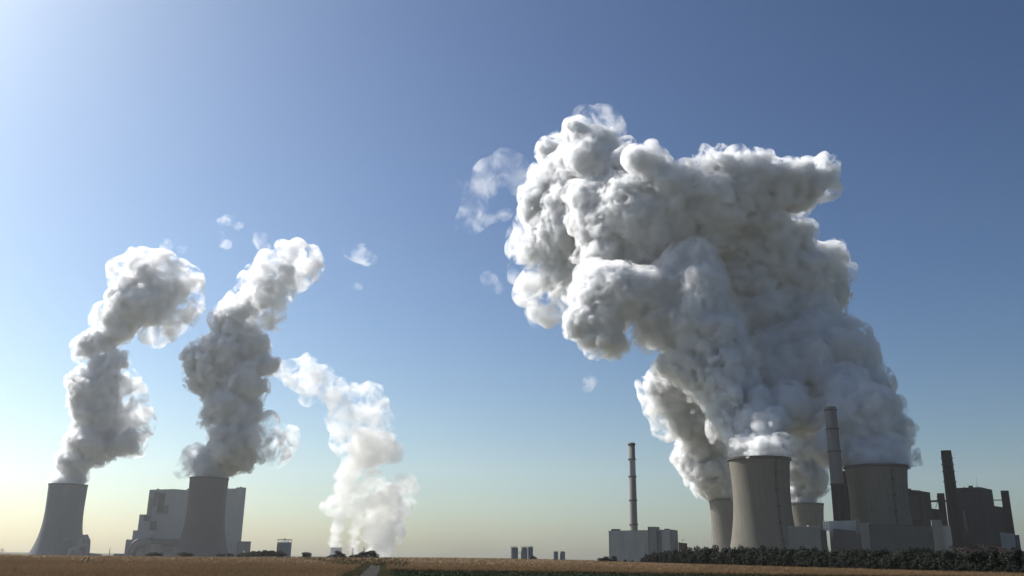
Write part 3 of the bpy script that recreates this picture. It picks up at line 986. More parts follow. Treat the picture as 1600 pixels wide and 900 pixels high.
fr = Frame(1532, 1500, 0)
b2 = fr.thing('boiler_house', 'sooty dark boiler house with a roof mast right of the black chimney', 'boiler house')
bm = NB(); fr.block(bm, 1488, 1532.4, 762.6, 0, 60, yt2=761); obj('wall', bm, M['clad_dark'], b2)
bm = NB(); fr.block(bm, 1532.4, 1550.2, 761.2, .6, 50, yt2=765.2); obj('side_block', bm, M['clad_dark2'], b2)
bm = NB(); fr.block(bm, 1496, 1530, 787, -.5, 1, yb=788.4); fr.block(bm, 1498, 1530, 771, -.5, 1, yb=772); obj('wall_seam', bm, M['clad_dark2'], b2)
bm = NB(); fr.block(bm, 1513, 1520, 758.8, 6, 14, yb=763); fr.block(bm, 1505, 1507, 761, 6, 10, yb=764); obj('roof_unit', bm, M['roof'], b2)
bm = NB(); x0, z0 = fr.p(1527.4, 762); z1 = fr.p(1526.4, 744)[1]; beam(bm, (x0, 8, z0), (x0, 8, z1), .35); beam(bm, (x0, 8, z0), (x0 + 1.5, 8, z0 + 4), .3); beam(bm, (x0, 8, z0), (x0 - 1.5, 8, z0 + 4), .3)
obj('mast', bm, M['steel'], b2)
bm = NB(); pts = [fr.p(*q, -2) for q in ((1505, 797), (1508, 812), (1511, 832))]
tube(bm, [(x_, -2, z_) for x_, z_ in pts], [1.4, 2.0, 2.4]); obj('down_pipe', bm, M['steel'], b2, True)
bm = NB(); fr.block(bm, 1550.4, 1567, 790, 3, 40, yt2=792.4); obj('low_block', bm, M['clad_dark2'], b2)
bm = NB(); fr.block(bm, 1551, 1567, 780.6, 4, 6.5, yb=782); obj('pipe_bridge', bm, M['rust'], b2)
fr = Frame(1577, 1460, 0)
c3 = fr.thing('square_chimney', 'dark square chimney at the far right of the plant', 'chimney')
(x0, z0), (x1, _) = fr.p(1563.2, 766.4), fr.p(1575.8, 766.4); s_ = (x1 - x0)
bm = NB()
v0 = [bm.verts.new(p_) for p_ in ((x0 - .8, 0, 0), (x1 + .8, 0, 0), (x1 + .8, 14, 0), (x0 - .8, 14, 0))]
v1 = [bm.verts.new(p_) for p_ in ((x0, 1, z0), (x1, 1, z0 - .2), (x1, 13, z0 - .2), (x0, 13, z0))]
for k in range(4):
    bm.faces.new((v0[k], v0[(k + 1) % 4], v1[(k + 1) % 4], v1[k]))
bm.faces.new(v1)
obj('shaft', bm, M['stack_dark'], c3)
bm = NB(); box(bm, x0 - .25, x1 + .25, .7, 13.3, z0 - 3, z0 - 2); obj('band', bm, M['clad_dark2'], c3)
fr = Frame(1575, 1420, 0)
lw = fr.thing('low_block', 'low grey flat-roofed block at the foot of the square chimney', 'building')
bm = NB(); fr.block(bm, 1562, 1585, 831.6, 0, 30, yt2=834); obj('wall', bm, M['clad_grey'], lw)
bm = NB(); fr.block(bm, 1585, 1592.4, 835.8, .5, 26); obj('extension', bm, M['clad_dark2'], lw)

# front row
fr = Frame(1257, 1150, 0)
wb = fr.thing('box_building', 'plain pale box building between the cooling towers', 'building')
bm = NB(); fr.block(bm, 1231.6, 1281, 823.2, 0, 34); obj('wall', bm, M['clad_light'], wb)
bm = NB(); x0, z0 = fr.p(1231.3, 823.2); x1 = fr.p(1281.3, 823.2)[0]; box(bm, x0, x1, -.25, 34.2, z0, z0 + .7); obj('parapet', bm, M['clad_grey'], wb)
bm = NB(); xv, zv = fr.p(1262.5, 822.4); lathe(bm, [(z0 + .7, 1.1), (z0 + 1.6, 1.1), (z0 + 2.0, .7), (z0 + 2.1, .1)], 16, False, True, xv, 6); obj('roof_vent', bm, M['white'], wb)
fr = Frame(1288, 1165, 0)
wd = fr.thing('link_building', 'narrow dark stair block with spotted windows beside the plain pale box', 'building')
bm = NB(); fr.block(bm, 1281.6, 1291, 828, 2, 30); obj('wall', bm, M['clad_hall'], wd)
bm = NB(); fr.block(bm, 1285.8, 1294.2, 814.4, 6, 16, yb=829); obj('stair_head', bm, M['white'], wd)
bm = NB()
for px_ in (1287.8, 1292.2):
    windows(fr, bm, px_, (817.5, 821.5, 825.5), 1.5, 1.5, 6)
windows(fr, bm, 1289, (832, 836, 840, 844, 848), 1.2, 1.3, 2); obj('window', bm, M['glass'], wd)
fr = Frame(1320, 1180, 0)
tb = fr.thing('turbine_hall', 'grey flat-roofed hall in front of the tall chimney, windowed stair head at its corner', 'hall')
bm = NB(); fr.block(bm, 1294.4, 1337, 814.2, 0, 36, yt2=813.2); obj('wall', bm, M['clad_grey'], tb)
bm = NB(); fr.block(bm, 1337, 1344.2, 811.6, -.8, 10); obj('stair_head', bm, M['clad_light'], tb)
bm = NB()
for px_ in (1338.9, 1342.2):
    windows(fr, bm, px_, (814.5, 818.5, 822.5, 826.5), 1.2, 1.2, -.8)
obj('window', bm, M['glass'], tb)
bm = NB(); fr.block(bm, 1302, 1338, 826, -14, -.2, yt2=829.5); fr.block(bm, 1338.2, 1346, 834, -13, -.9); obj('shadow_block', bm, M['clad_hall'], tb)  # added dark boxes standing in for the neighbour's shadow on the lower wall
fr = Frame(1420, 1120, 0)
hl = fr.thing('long_hall', 'long low slate-grey hall below the broad cooling tower, with paler towers at both ends', 'hall')
bm = NB(); fr.block(bm, 1343.2, 1356.6, 816.8, -1, 20); obj('end_tower', bm, M['clad_light'], hl)
bm = NB(); fr.block(bm, 1356.6, 1455, 820.4, 0, 44, yt2=821.4); obj('wall', bm, M['clad_hall'], hl)
bm = NB(); fr.block(bm, 1455, 1470.8, 812.2, -2.5, 16); obj('end_tower', bm, M['clad_light'], hl)
bm = NB(); fr.block(bm, 1470.8, 1485, 821.4, -.6, 40); obj('end_bay', bm, M['clad_grey'], hl)
bm = NB(); x0, z0 = fr.p(1356.9, 820.2); x1, z1 = fr.p(1454.7, 821.2); box(bm, x0, x1, -.4, 44, z0 - .6, z0, (z0 + .25, z1 + .25)); obj('parapet', bm, M['roof'], hl)

# reddish bank behind the hedgerow at the right edge
rg2 = np.random.default_rng(5)
bx, by = np.meshgrid(np.linspace(0, 1, 70), np.linspace(0, 1, 24), indexing='ij')
A, Bp = at(1516, 871, 1060), at(1690, 871, 1060)
Xb = A[0] + (Bp[0] - A[0]) * bx; Yb = 1030 + 90 * by
topz = np.interp(bx, [0, .05, .35, .62, .7, .95, 1], [19, 22, 20, 15, 10, 0, -6]) - (-14)
prof = np.sin(np.clip(by * 1.15, 0, 1) * np.pi / 2)
nz = vnoise(np.stack([Xb.ravel(), Yb.ravel(), 0 * Xb.ravel()], 1), 14, np.array((1.0, 2, 3)))[:, 0].reshape(Xb.shape) * 4
Zb = -14 + topz * prof + nz * prof
i, j = np.meshgrid(np.arange(69), np.arange(23), indexing='ij'); a = (i * 24 + j).ravel()
eb = link(bpy.data.objects.new('earth_bank', mesh_np('earth_bank', np.stack([Xb, Yb, Zb], -1).reshape(-1, 3), np.stack([a, a + 24, a + 25, a + 1], 1), plain('red_earth', (.04, .024, .02), 1, .6, .12))))
eb['kind'] = 'structure'; eb['label'] = 'reddish brown overgrown bank below the boiler houses'
n_ = 9000; u_, v_ = rg2.random(n_), rg2.random(n_) * .9
ii, jj = (u_ * 69).astype(int), (v_ * 23).astype(int)
v, _ = tufts(rg2, np.stack([Xb[ii, jj] + rg2.normal(size=n_) * 1.2, Yb[ii, jj], Zb[ii, jj] - .4], 1), 2.2, 2.0, .9, 2)
bs = link(bpy.data.objects.new('bank_scrub', tri_mesh('bank_scrub', v, M['redleaf'])))
bs['kind'] = 'stuff'; bs['label'] = 'reddish brown scrub covering the bank'


# ---------------------------------------------------------------- one object per piece, pieces under the part that carries them
def split_pieces(o):
    me = o.data
    par = list(range(len(me.vertices)))

    def root(i):
        while par[i] != i:
            par[i] = par[par[i]]; i = par[i]
        return i
    for e in me.edges:
        a_, b_ = root(e.vertices[0]), root(e.vertices[1])
        if a_ != b_:
            par[b_] = a_
    groups = {}
    for p in me.polygons:
        groups.setdefault(root(p.vertices[0]), []).append(tuple(p.vertices))
    if len(groups) < 2:
        return
    co = [v.co.copy() for v in me.vertices]
    for n, fs in enumerate(groups.values()):
        ids = sorted({i for f in fs for i in f}); mp = {i: k for k, i in enumerate(ids)}
        nm = bpy.data.meshes.new(me.name)
        nm.from_pydata([co[i] for i in ids], [], [[mp[i] for i in f] for f in fs]); nm.update()
        for m_ in me.materials:
            nm.materials.append(m_)
        if n == 0:
            o.data = nm
        else:
            c_ = link(bpy.data.objects.new(o.name.split('.')[0], nm), o.parent)


CARRIER = {'rim': 'shell', 'ladder': 'shell', 'catwalk': 'shaft', 'band': 'shaft', 'window': ('stair_tower', 'stair_head'), 'railing': ('roof', 'deck'), 'aerial': ('roof', 'wall', 'lattice'),
           'parapet': 'wall', 'roof_vent': 'wall', 'roof_unit': ('wall', 'west_block', 'main_block'), 'cross_arm': 'lattice', 'louvre_panel': 'main_block', 'riser_duct': 'main_block',
           'wall_seam': 'wall', 'down_pipe': 'wall', 'wall_panel': 'east_block', 'mast': 'wall', 'coal_bunker': 'wall', 'shadow_block': 'wall', 'strut': 'gallery'}
for o in [x for x in COL.objects if x.type == 'MESH' and x.name.split('.')[0] in ('window', 'roof_unit', 'wall_seam', 'band', 'shadow_block', 'louvre_panel')]:
    split_pieces(o)
for T in [x for x in COL.objects if x.type == 'EMPTY']:
    kids = list(T.children)
    for c in kids:
        want = CARRIER.get(c.name.split('.')[0])
        for wn in ((want,) if isinstance(want, str) else want or ()):
            hit = [k_ for k_ in kids if k_.name.split('.')[0] == wn]
            if hit:
                c.parent = hit[0]
                break


# ---------------------------------------------------------------- trees
def crown_mesh(seed, n_leaf, lobes, leaf, squash=0.9, name='crown', mat=None, z0=.28):
    """leaf-sized faces through the outer part of several uneven lobes; unit height, base at 0"""
    r = np.random.default_rng(seed)
    L = []
    for k in range(lobes):
        a = r.random() * 2 * math.pi; q = r.random() ** .6
        L.append((math.cos(a) * .34 * q, math.sin(a) * .34 * q, r.uniform(z0, .82 - .4 * q * q), r.uniform(.14, .24)))
    L = np.array(L)
    pick = r.integers(0, lobes, n_leaf)
    d = r.normal(size=(n_leaf, 3)); d /= np.linalg.norm(d, axis=1)[:, None]
    rad = L[pick, 3] * r.uniform(.55, 1.06, n_leaf)
    c = L[pick, :3] + d * rad[:, None] * np.array((1, 1, squash))
    c[:, 2] = np.maximum(c[:, 2], .03)
    n = d + r.normal(size=(n_leaf, 3)) * .55; n /= np.linalg.norm(n, axis=1)[:, None]
    u = np.cross(n, r.normal(size=(n_leaf, 3))); u /= np.linalg.norm(u, axis=1)[:, None]
    w_ = np.cross(n, u)
    s_ = leaf * r.uniform(.6, 1.4, n_leaf)[:, None]
    v = np.stack([c - u * s_, c - w_ * s_ * .7, c + u * s_, c + w_ * s_ * .7], 1).reshape(-1, 3)
    return mesh_np(name, v, np.arange(len(v)).reshape(-1, 4), mat)


def trunk_mesh(seed):
    r = random.Random(seed)
    bm = NB()
    tube(bm, [(0, 0, 0), (.01, .005, .2), (0, .01, .45), (.01, 0, .7)], [.035, .028, .02, .008], 7)
    for k in range(5):
        a = k * 1.3 + r.random(); z = .2 + .08 * k
        tube(bm, [(0, 0, z), (math.cos(a) * .14, math.sin(a) * .14, z + .13), (math.cos(a) * .26, math.sin(a) * .26, z + .2)], [.014, .01, .004], 5)
    me = bpy.data.meshes.new('trunk'); bm.to_mesh(me); bm.free(); me.materials.append(M['bark'])
    return me


CROWNS = [crown_mesh(40 + k, 4200, 16, .03, mat=M['leaf'], z0=.16) for k in range(6)]
DARKS = [crown_mesh(60 + k, 2200, 15, .042, mat=M['leaf2'], z0=.08) for k in range(4)]
TRUNKS = [trunk_mesh(k) for k in range(3)]
tree_rg = random.Random(3)


def tree(name, x, y, z, h, w, label, cat, group=None, dark=False):
    T = thing(name, label, cat, (x, y, z), tree_rg.random() * 6.28, group)
    tk = link(bpy.data.objects.new('trunk', TRUNKS[tree_rg.randrange(3)]), T); tk.scale = (h, h, h)
    c = link(bpy.data.objects.new('crown', tree_rg.choice(DARKS if dark else CROWNS)), T); c.scale = (w / (.8 if dark else .9), w / (.8 if dark else .9), h * 1.04)
    return T


def segment(px):
    for lim, txt in ((1062, 'below the blocky grey building'), (1130, 'before the streaked back cooling tower'), (1232, 'before the biggest cooling tower'),
                     (1282, 'before the plain pale box building'), (1345, 'before the hall with the tall chimney'), (1486, 'before the long slate-grey hall'),
                     (9999, 'before the reddish bank at the right edge')):
        if px < lim:
            return txt


px = 1004.0
k = 0
while px < 1690:
    Y = float(np.interp(px, [p for p, _ in HEDGE], [d for _, d in HEDGE])) + tree_rg.uniform(-1, 5)
    ytop = np.interp(px, [1000, 1012, 1040, 1065, 1100, 1130, 1180, 1240, 1300, 1400, 1500, 1600, 1700], [873, 864, 859.5, 855.5, 853.0, 851.6, 851.6, 853, 854, 855.6, 856, 855, 855]) + tree_rg.uniform(-1.2, 1.8)
    P = at(px, ytop, Y)
    z0 = float(terrain(np.array(P[0]), np.array(P[1]))) + GROUND_Z
    h = P[2] - z0
    tree('hedgerow_tree', P[0], P[1], z0, h, h * tree_rg.uniform(.82, 1.1), 'dark green leafy tree in the long hedgerow ' + segment(px), 'tree', 'hedgerow trees ' + segment(px))
    step = 5.2 * 400 / Y * tree_rg.uniform(.75, 1.15)
    px += step * 1.35
    k += 1
# shrubs along the foot of the row
px = 1012.0
while px < 1680:
    Y = float(np.interp(px, [p for p, _ in HEDGE], [d for _, d in HEDGE])) - 2.2
    P = at(px, 880, Y); z0 = float(terrain(np.array(P[0]), np.array(P[1]))) + GROUND_Z - .3
    h = tree_rg.uniform(2.4, 4.2)
    tree('shrub', P[0], P[1], z0, h, h * tree_rg.uniform(1.1, 1.5), 'low shrub at the hedgerow foot ' + segment(px), 'shrub', 'hedgerow shrubs ' + segment(px))
    px += 9.5 * 400 / Y * tree_rg.uniform(.7, 1.4)


def skyline_tree(px, yt, yb, wpx, Y, label, name='bush', group=None):
    P = at(px, yt, Y); B0 = at(px, yb + 1.2, Y)
    tree(name, P[0], P[1], B0[2], P[2] - B0[2], wpx * Y * .958 / F_PX, label, 'tree' if 'tree' in name else 'bush', group, True)


for a in ((944, 868, 878, 18, 640, 'round bush at the left end, in front of the blocky grey building', 'bush', None),
          (960, 868.4, 878.5, 19, 640, 'round bush against the left half of the blocky grey building', 'bush', None),
          (977, 874.5, 879, 12, 640, 'low bush at the foot of the blocky grey building', 'bush', 'low bushes below the grey building'),
          (989, 875, 880, 12, 640, 'low bush at the foot of the blocky grey building', 'bush', 'low bushes below the grey building'),
          (480, 860.4, 870, 18, 760, 'single round bush alone on the skyline right of the railed silo', 'bush', None),
          (528, 860.2, 871, 24, 720, 'broad tree in front of the hazy distant cooling tower', 'broad_tree', None),
          (548.5, 866.4, 871, 5.5, 720, 'tiny pointed bush between two broad trees on the skyline', 'bush', None),
          (562, 863, 871.5, 19, 700, 'smaller tree leaning on the left of the rounder tree by the track', 'broad_tree', None),
          (577.5, 856.8, 871.8, 25, 700, 'rounder taller tree on the skyline above the farm track', 'broad_tree', None),
          (513, 868.4, 870.4, 6, 740, 'tiny scrubby bush on the crest left of the distant tower', 'bush', None),
          (236, 863, 867.5, 14, 900, 'dark bush under the white inclined conveyor', 'bush', None),
          (247, 861.4, 867.5, 17, 900, 'dark bush in front of the boiler house lower hall', 'bush', None),
          (292, 861.2, 868, 21, 900, 'dark bush at the foot of the second cooling tower', 'bush', None),
          (345, 863.6, 868.4, 14, 900, 'low dark bush right of the second cooling tower, left one', 'bush', None),
          (361, 863.4, 868.4, 10, 900, 'low dark bush right of the second cooling tower, right one', 'bush', None),
          (832, 867.8, 872.4, 12, 1100, 'small bush at the foot of the third silo', 'bush', None)):
    px_, yt, yb, wp, Y, lab, nm, grp = a
    skyline_tree(px_, yt, yb, wp, Y, lab, nm, grp)
for px_, yt in ((378, 862.5), (389, 860.6), (398, 858.4), (407, 858.2), (416, 856.6), (425, 857.4), (434, 858.6), (441, 860)):
    skyline_tree(px_, yt, 868.8, 14, 880, 'dark tree in the clump between the boiler house and the railed silo', 'skyline_tree', 'dark trees between boiler house and railed silo')


# ---------------------------------------------------------------- steam plumes
def cloud(pts, Y, seed, extra=3, sc=1.0, deep=.35, drift=None, swing=None):
    """(px, py, r px[, metres nearer or farther]) along the plume, with smaller knots about each"""
    r = np.random.default_rng(seed); out = []
    for n_, q in enumerate(pts):
        x, y, rr = q[:3]
        Yq = Y + (q[3] if len(q) > 3 else 0)
        if drift:
            Yq += float(np.interp(-y, [-a for a, _ in drift], [b_ for _, b_ in drift]))
        if swing:
            Yq += float(np.interp(x, [a for a, _ in swing], [b_ for _, b_ in swing]))
        rr = rr * Yq / F_PX * sc
        c = at(x, y, Yq) + np.array((0, r.uniform(-deep, deep) * rr, 0))
        out.append((*c, rr))
        for _ in range(0 if extra == 3 and n_ < 3 else extra):
            v = r.normal(size=3); v /= np.linalg.norm(v)
            out.append((*(c + v * rr * 0.8), rr * r.uniform(.3, .5)))
    return out


def octs(s, f=1.0):
    return [(62 * s, 20 * s), (31 * s, 13 * s * f ** .5), (15 * s, 6.5 * s * f), (7.5 * s, 3.0 * s * f), (4.2 * s, 1.5 * s * f)]


STEAM = vapour_mat('dense_steam', 0.20, 0.08, 0.1, (.978, .989, 1))
STEAM_FAR = vapour_mat('far_steam', 0.010, 0.04, 0.3, (.99, .975, .94))
WISP = wisp_mat('torn_steam', 0.10, 40, .465, .64); WISP.cycles.volume_step_rate = 0.12
WISP_SMALL = wisp_mat('thin_shreds', 0.026, 38, .455, .70); WISP_SMALL.cycles.volume_step_rate = 0.1
FRAY = wisp_mat('frayed_steam', 0.11, 20, .45, .63); FRAY.cycles.volume_step_rate = 0.14
FRAY_FAR = wisp_mat('far_frayed_steam', 0.010, 80, .44, .64); FRAY_FAR.cycles.volume_step_rate = 0.14
WISP_FAR = wisp_mat('far_torn_steam', 0.014, 120, .46, .64); WISP_FAR.cycles.volume_step_rate = 0.12


def plume(label, base, Y, core, wisps=(), seed=0, s=1.0, h=2.2, far=False, clip=None, ws=1.12, drift=None, sc=1.0, k=5.0, swing=None, veil=(), fine=1.0):
    T = thing('steam_plume', label, 'steam plume', at(*base, Y), 0, 'steam plumes above the cooling towers')
    me = vapour_mesh('dense_steam', cloud(core, Y, seed, 3, sc, .35, drift, swing), h, octs(s, fine), STEAM_FAR if far else STEAM, k=k * s, seed=seed, clip=clip, rough=1.2 * s, grow=-3.0 * s)
    n = len(me.vertices)
    o = link(bpy.data.objects.new('dense_steam', me), T)
    sm = vapour_mesh('feathered_edge', cloud(core, Y, seed, 3, sc, .35, drift, swing), h * 2, octs(s, fine)[:3], FRAY_FAR if far else FRAY, k=k * s, seed=seed, clip=None if clip is None else clip + 5, grow=(5.5 if far else 7.5) * s)
    link(bpy.data.objects.new('feathered_edge', sm), T)
    if wisps:
        me = vapour_mesh('torn_steam', cloud(wisps, Y, seed + 50, 1, ws, .35, drift, swing), h * 2.2, [(60 * s, 14 * s)], WISP_FAR if far else WISP, k=5 * s, seed=seed + 1)
        link(bpy.data.objects.new('torn_steam', me), T)
    if veil:
        me = vapour_mesh('thin_veil', cloud(veil, Y, seed + 90, 1, 1.2, .35, drift, swing), 4.4, [(50 * s, 12 * s)], WISP_SMALL, k=5 * s, seed=seed + 2)
        link(bpy.data.objects.new('thin_veil', me), T)
    bpy.context.view_layer.update()
    for c in T.children:
        c.matrix_parent_inverse = T.matrix_world.inverted()
    print('VERTS', n)
    return T


PA = [(107.5, 752, 17), (112, 738, 22), (120, 722, 24), (130, 706, 27), (142, 690, 32), (150, 665, 36), (150, 640, 38), (150, 615, 36), (138, 597, 27), (165, 585, 30), (177, 566, 22), (120, 605, 18), (198, 690, 20), (172, 700, 20),
      (140, 545, 20), (160, 530, 24), (185, 512, 30), (200, 480, 32), (230, 478, 36), (188, 465, 20), (250, 455, 30), (272, 452, 20), (235, 435, 20), (205, 440, 16)]
WA = [(205, 690, 24), (216, 662, 26), (205, 628, 26), (192, 592, 18), (228, 650, 14), (85, 745, 10), (135, 545, 22), (200, 430, 30), (225, 415, 30), (255, 425, 30), (285, 440, 30), (302, 440, 18), (290, 475, 28), (265, 505, 26), (240, 515, 24), (175, 500, 30), (212, 404, 14), (300, 500, 12)]
PB = [(327, 742, 23), (333, 728, 30), (345, 712, 36), (362, 698, 36), (366, 670, 36), (362, 640, 37), (352, 612, 40), (337, 585, 44), (345, 555, 44), (365, 525, 38), (368, 500, 20), (395, 545, 28), (412, 573, 24), (387, 600, 34), (380, 640, 30), (385, 690, 28), (388, 715, 20), (308, 588, 22), (310, 558, 24), (326, 650, 16), (352, 494, 17), (385, 484, 22), (408, 466, 21), (428, 446, 19), (448, 424, 15)]
WB = [(345, 500, 22), (372, 478, 32), (400, 468, 36), (425, 458, 36), (405, 438, 28), (430, 422, 30), (460, 418, 32), (482, 418, 22), (440, 392, 15), (466, 388, 15), (488, 396, 13), (425, 495, 22), (412, 690, 26), (430, 704, 22), (424, 664, 20), (452, 682, 17), (458, 692, 10), (288, 731, 17), (305, 716, 20), (415, 545, 16)]
PD1 = [(1186, 716, 36), (1188, 700, 39), (1190, 682, 42), (1183, 655, 46), (1152, 638, 48), (1140, 600, 52), (1112, 570, 54), (1105, 530, 56), (1090, 490, 60), (1080, 450, 52), (1080, 405, 27), (1100, 408, 26), (1040, 460, 46), (1025, 500, 42), (990, 462, 44), (955, 452, 42), (935, 490, 42), (948, 520, 32), (915, 505, 26), (922, 442, 30), (1058, 560, 30), (1200, 655, 26)]
WD1 = [(905, 500, 26), (940, 535, 26), (900, 470, 24), (1020, 520, 30), (960, 545, 14)]
PD2 = [(1137, 778, 22, 0), (1132, 764, 30), (1122, 745, 33), (1110, 725, 37), (1100, 702, 38), (1092, 678, 36), (1075, 652, 34), (1055, 628, 32), (1035, 606, 24), (1105, 655, 36), (1120, 690, 34), (1070, 600, 40), (1090, 560, 50, -100),
       (1060, 500, 55, -250), (1000, 420, 55, -350), (955, 385, 58, -400), (905, 372, 52, -400), (865, 370, 40, -400), (835, 382, 24, -400), (852, 318, 38, -420), (882, 268, 42, -420), (905, 225, 30, -420), (925, 250, 46, -420), (975, 280, 50, -420), (1000, 335, 60, -420), (1045, 350, 52, -400), (1060, 310, 45, -400), (865, 238, 20, -420), (940, 320, 56, -430), (880, 420, 26, -400), (1085, 365, 52, -350), (1125, 400, 50, -350), (1010, 385, 56, -380), (955, 335, 55, -400), (905, 315, 50, -410), (1040, 420, 50, -350), (1000, 300, 50, -400)]
WD2 = [(1012, 608, 20), (1030, 640, 24), (1048, 665, 22), (1080, 725, 18), (860, 430, 36, -400), (835, 455, 30, -400), (850, 485, 26, -400), (875, 455, 30, -400), (895, 405, 30, -400), (820, 385, 26, -400), (830, 345, 26, -400), (865, 225, 24, -420), (845, 275, 22, -420), (820, 300, 14, -420)]
PD3 = [(1257.5, 786, 20), (1257, 770, 26), (1254, 752, 28), (1249, 732, 30), (1243, 712, 33), (1238, 690, 38), (1232, 660, 44), (1225, 620, 50, -100), (1215, 570, 58, -200), (1200, 520, 62, -300), (1185, 470, 62, -400), (1170, 420, 58, -500)]
PD4 = [(1368, 728, 35), (1367, 712, 39), (1362, 695, 45), (1352, 672, 48), (1345, 642, 48), (1380, 662, 28), (1388, 640, 16), (1325, 655, 40), (1312, 622, 48), (1362, 612, 28), (1376, 648, 28), (1355, 590, 20), (1300, 580, 60), (1320, 560, 38), (1260, 550, 62), (1290, 520, 48), (1255, 490, 66), (1282, 452, 46), (1300, 480, 20), (1235, 430, 66), (1262, 418, 36), (1302, 397, 17), (1205, 380, 60), (1155, 420, 50), (1290, 690, 22),
       (1095, 268, 28), (1130, 275, 38), (1140, 320, 44), (1105, 315, 38), (1180, 285, 40), (1200, 325, 40), (1232, 285, 36), (1262, 283, 30), (1280, 272, 17), (1232, 312, 28), (1062, 305, 42), (1022, 262, 22), (1000, 248, 16), (1110, 360, 44), (1228, 600, 46), (1200, 560, 48), (1188, 500, 50), (1200, 450, 48), (1240, 640, 34)]
WD4 = [(1300, 400, 26), (1310, 460, 18), (1285, 300, 24), (1150, 245, 20), (1010, 240, 18), (1040, 268, 20), (1325, 545, 16), (1320, 425, 14), (1370, 580, 14)]
PC = [(526, 858, 8), (524, 842, 9), (526, 826, 10), (531, 811, 11), (537, 797, 13), (530, 783, 12), (541, 776, 13), (534, 764, 13), (546, 756, 15), (538, 742, 15), (550, 735, 18), (560, 722, 20),
      (552, 862, 6), (553, 848, 8), (556, 832, 9), (560, 816, 11), (557, 800, 11), (564, 788, 12), (566, 770, 13), (572, 757, 14),
      (590, 868, 20), (597, 852, 22), (592, 836, 24), (602, 820, 24), (592, 806, 22), (615, 808, 14), (606, 790, 22), (588, 782, 18), (614, 772, 18), (598, 766, 18), (626, 760, 14), (638, 756, 12), (646, 764, 8),
      (575, 712, 26), (592, 698, 26), (610, 704, 18), (570, 690, 24), (622, 712, 10), (585, 735, 10), (556, 700, 16), (624, 826, 9), (626, 790, 9)]
WC = [(558, 655, 34), (545, 630, 28), (580, 640, 28), (575, 618, 20), (532, 655, 22), (520, 610, 24), (500, 600, 26), (480, 590, 26), (460, 585, 22), (482, 570, 16), (512, 588, 14), (440, 575, 14), (540, 690, 22), (520, 790, 16), (630, 790, 18), (618, 830, 18), (600, 660, 16), (480, 620, 14)]

plume('grey-white steam plume rising from the leftmost slender cooling tower', (107, 757), 2300, PA, WA, 1, .85, 2.1, sc=.9, k=3.6, clip=float(at(107, 757, 2300)[2]) - 4)
plume('billowing steam plume above the slender tower before the stepped boiler house', (327.3, 747), 2120, PB, WB, 2, .85, 2.0, sc=.88, k=3.4, clip=float(at(327, 747, 2120)[2]) - 4)
plume('dark-sided steam plume leaning left from the biggest cooling tower', (1186, 717), 1330, PD1, WD1, 3, 1.1, 1.8, clip=float(at(1186, 717, 1330)[2]) - 4, drift=((716, 0), (640, 130), (500, 170), (400, 170)), swing=((900, 40), (1000, 20), (1100, 0)))
VD2 = [(918, 190, 22, -420), (935, 182, 18, -420), (952, 182, 15, -420), (964, 196, 11, -420), (962, 212, 9, -420), (900, 195, 16, -420), (945, 200, 14, -420), (845, 255, 18, -420), (815, 375, 22, -400), (818, 430, 22, -400), (840, 490, 20, -400), (985, 235, 12, -420)]
plume('sunlit white steam plume climbing from the streaked back tower to the high left bulge', (1137, 781), 2050, PD2, WD2, 4, 1.2, 2.4, fine=.7, swing=((800, 170), (880, 95), (950, -10), (1040, -80), (1110, 0)), veil=VD2, clip=float(at(1137, 781, 2050)[2]) - 4)
plume('narrow grey steam column from the tower behind the plain pale box building', (1257.5, 787), 2150, PD3, (), 5, 1.2, 3.0, clip=float(at(1257, 787, 2150)[2]) - 4)
plume('huge grey steam plume from the broad right tower with a flat anvil-like top', (1368, 729), 1330, PD4, WD4, 6, 1.15, 2.1, clip=float(at(1368, 729, 1330)[2]) - 4, drift=((728, 0), (640, 90), (560, 250), (450, 330), (330, 200), (250, 180)), fine=.5)
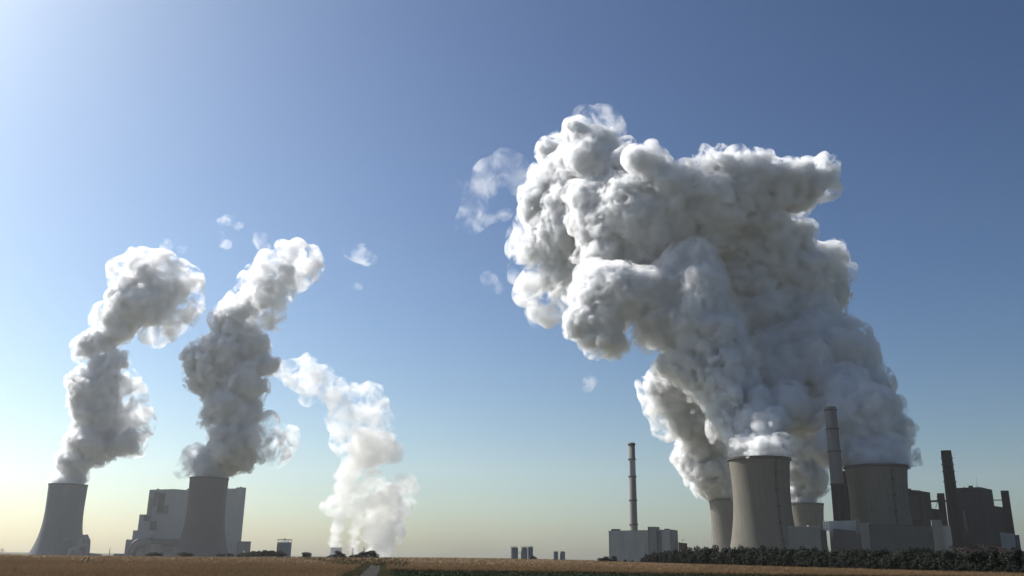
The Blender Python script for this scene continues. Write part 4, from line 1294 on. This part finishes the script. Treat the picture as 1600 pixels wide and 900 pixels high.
plume('pale hazy merged plumes of the distant power station on the horizon', (560, 868), 7600, PC, WC, 7, 1.9, 5.6, far=True, sc=.95, k=3.2)


def shred(label, pts, Y, seed, mat=WISP_SMALL, s=.7):
    me = vapour_mesh('cloud_shred', cloud(pts, Y, seed, 1, 1.2), 4.0, [(40 * s, 10 * s)], mat, k=5, seed=seed)
    tag(link(bpy.data.objects.new('cloud_shred', me)), label, 'cloud', 'loose shreds of steam in the sky')


shred('ragged hook-shaped shred of steam left of the great plume top',
      [(785, 255, 20), (770, 265, 22), (800, 262, 20), (755, 280, 20), (745, 300, 17), (740, 320, 16), (738, 340, 14), (725, 352, 14), (745, 350, 12), (818, 275, 14), (760, 335, 9), (715, 290, 7), (790, 335, 10), (812, 290, 14)], 1180, 21)
shred('small bright cloud alone between the left plumes and the great plume', [(556, 392, 12), (568, 398, 14), (580, 404, 10), (545, 390, 7), (560, 448, 7)], 2100, 22, WISP_SMALL, 1.0)
shred('faint little shred low to the left of the great plume', [(760, 433, 9), (768, 437, 6), (785, 452, 6)], 1200, 23)
shred('thin shreds floating above the two left plumes', [(360, 345, 10), (372, 350, 8), (345, 372, 9), (355, 380, 8), (405, 372, 10), (412, 385, 9), (345, 348, 6), (262, 384, 9), (285, 386, 7)], 2150, 24, WISP_SMALL, 1.0)
shred('faint wisp standing below the great plume, right of the far plumes', [(921, 590, 8), (918, 602, 8), (924, 580, 6)], 1500, 25)

# ---------------------------------------------------------------- the hazy air
bm = NB(); box(bm, -12000, 12000, -12000, 12000, -17, 1080)
hm = bpy.data.materials.new('hazy_air'); hm.use_nodes = True
t = hm.node_tree; t.nodes.clear()
ou = t.nodes.new('ShaderNodeOutputMaterial'); hv = t.nodes.new('ShaderNodeVolumePrincipled')
hv.inputs['Density'].default_value = HAZE_D; hv.inputs['Anisotropy'].default_value = HAZE_G; hv.inputs['Color'].default_value = HAZE_C
t.links.new(hv.outputs[0], ou.inputs['Volume'])
hz = obj('haze', bm, hm); hz['kind'] = 'stuff'
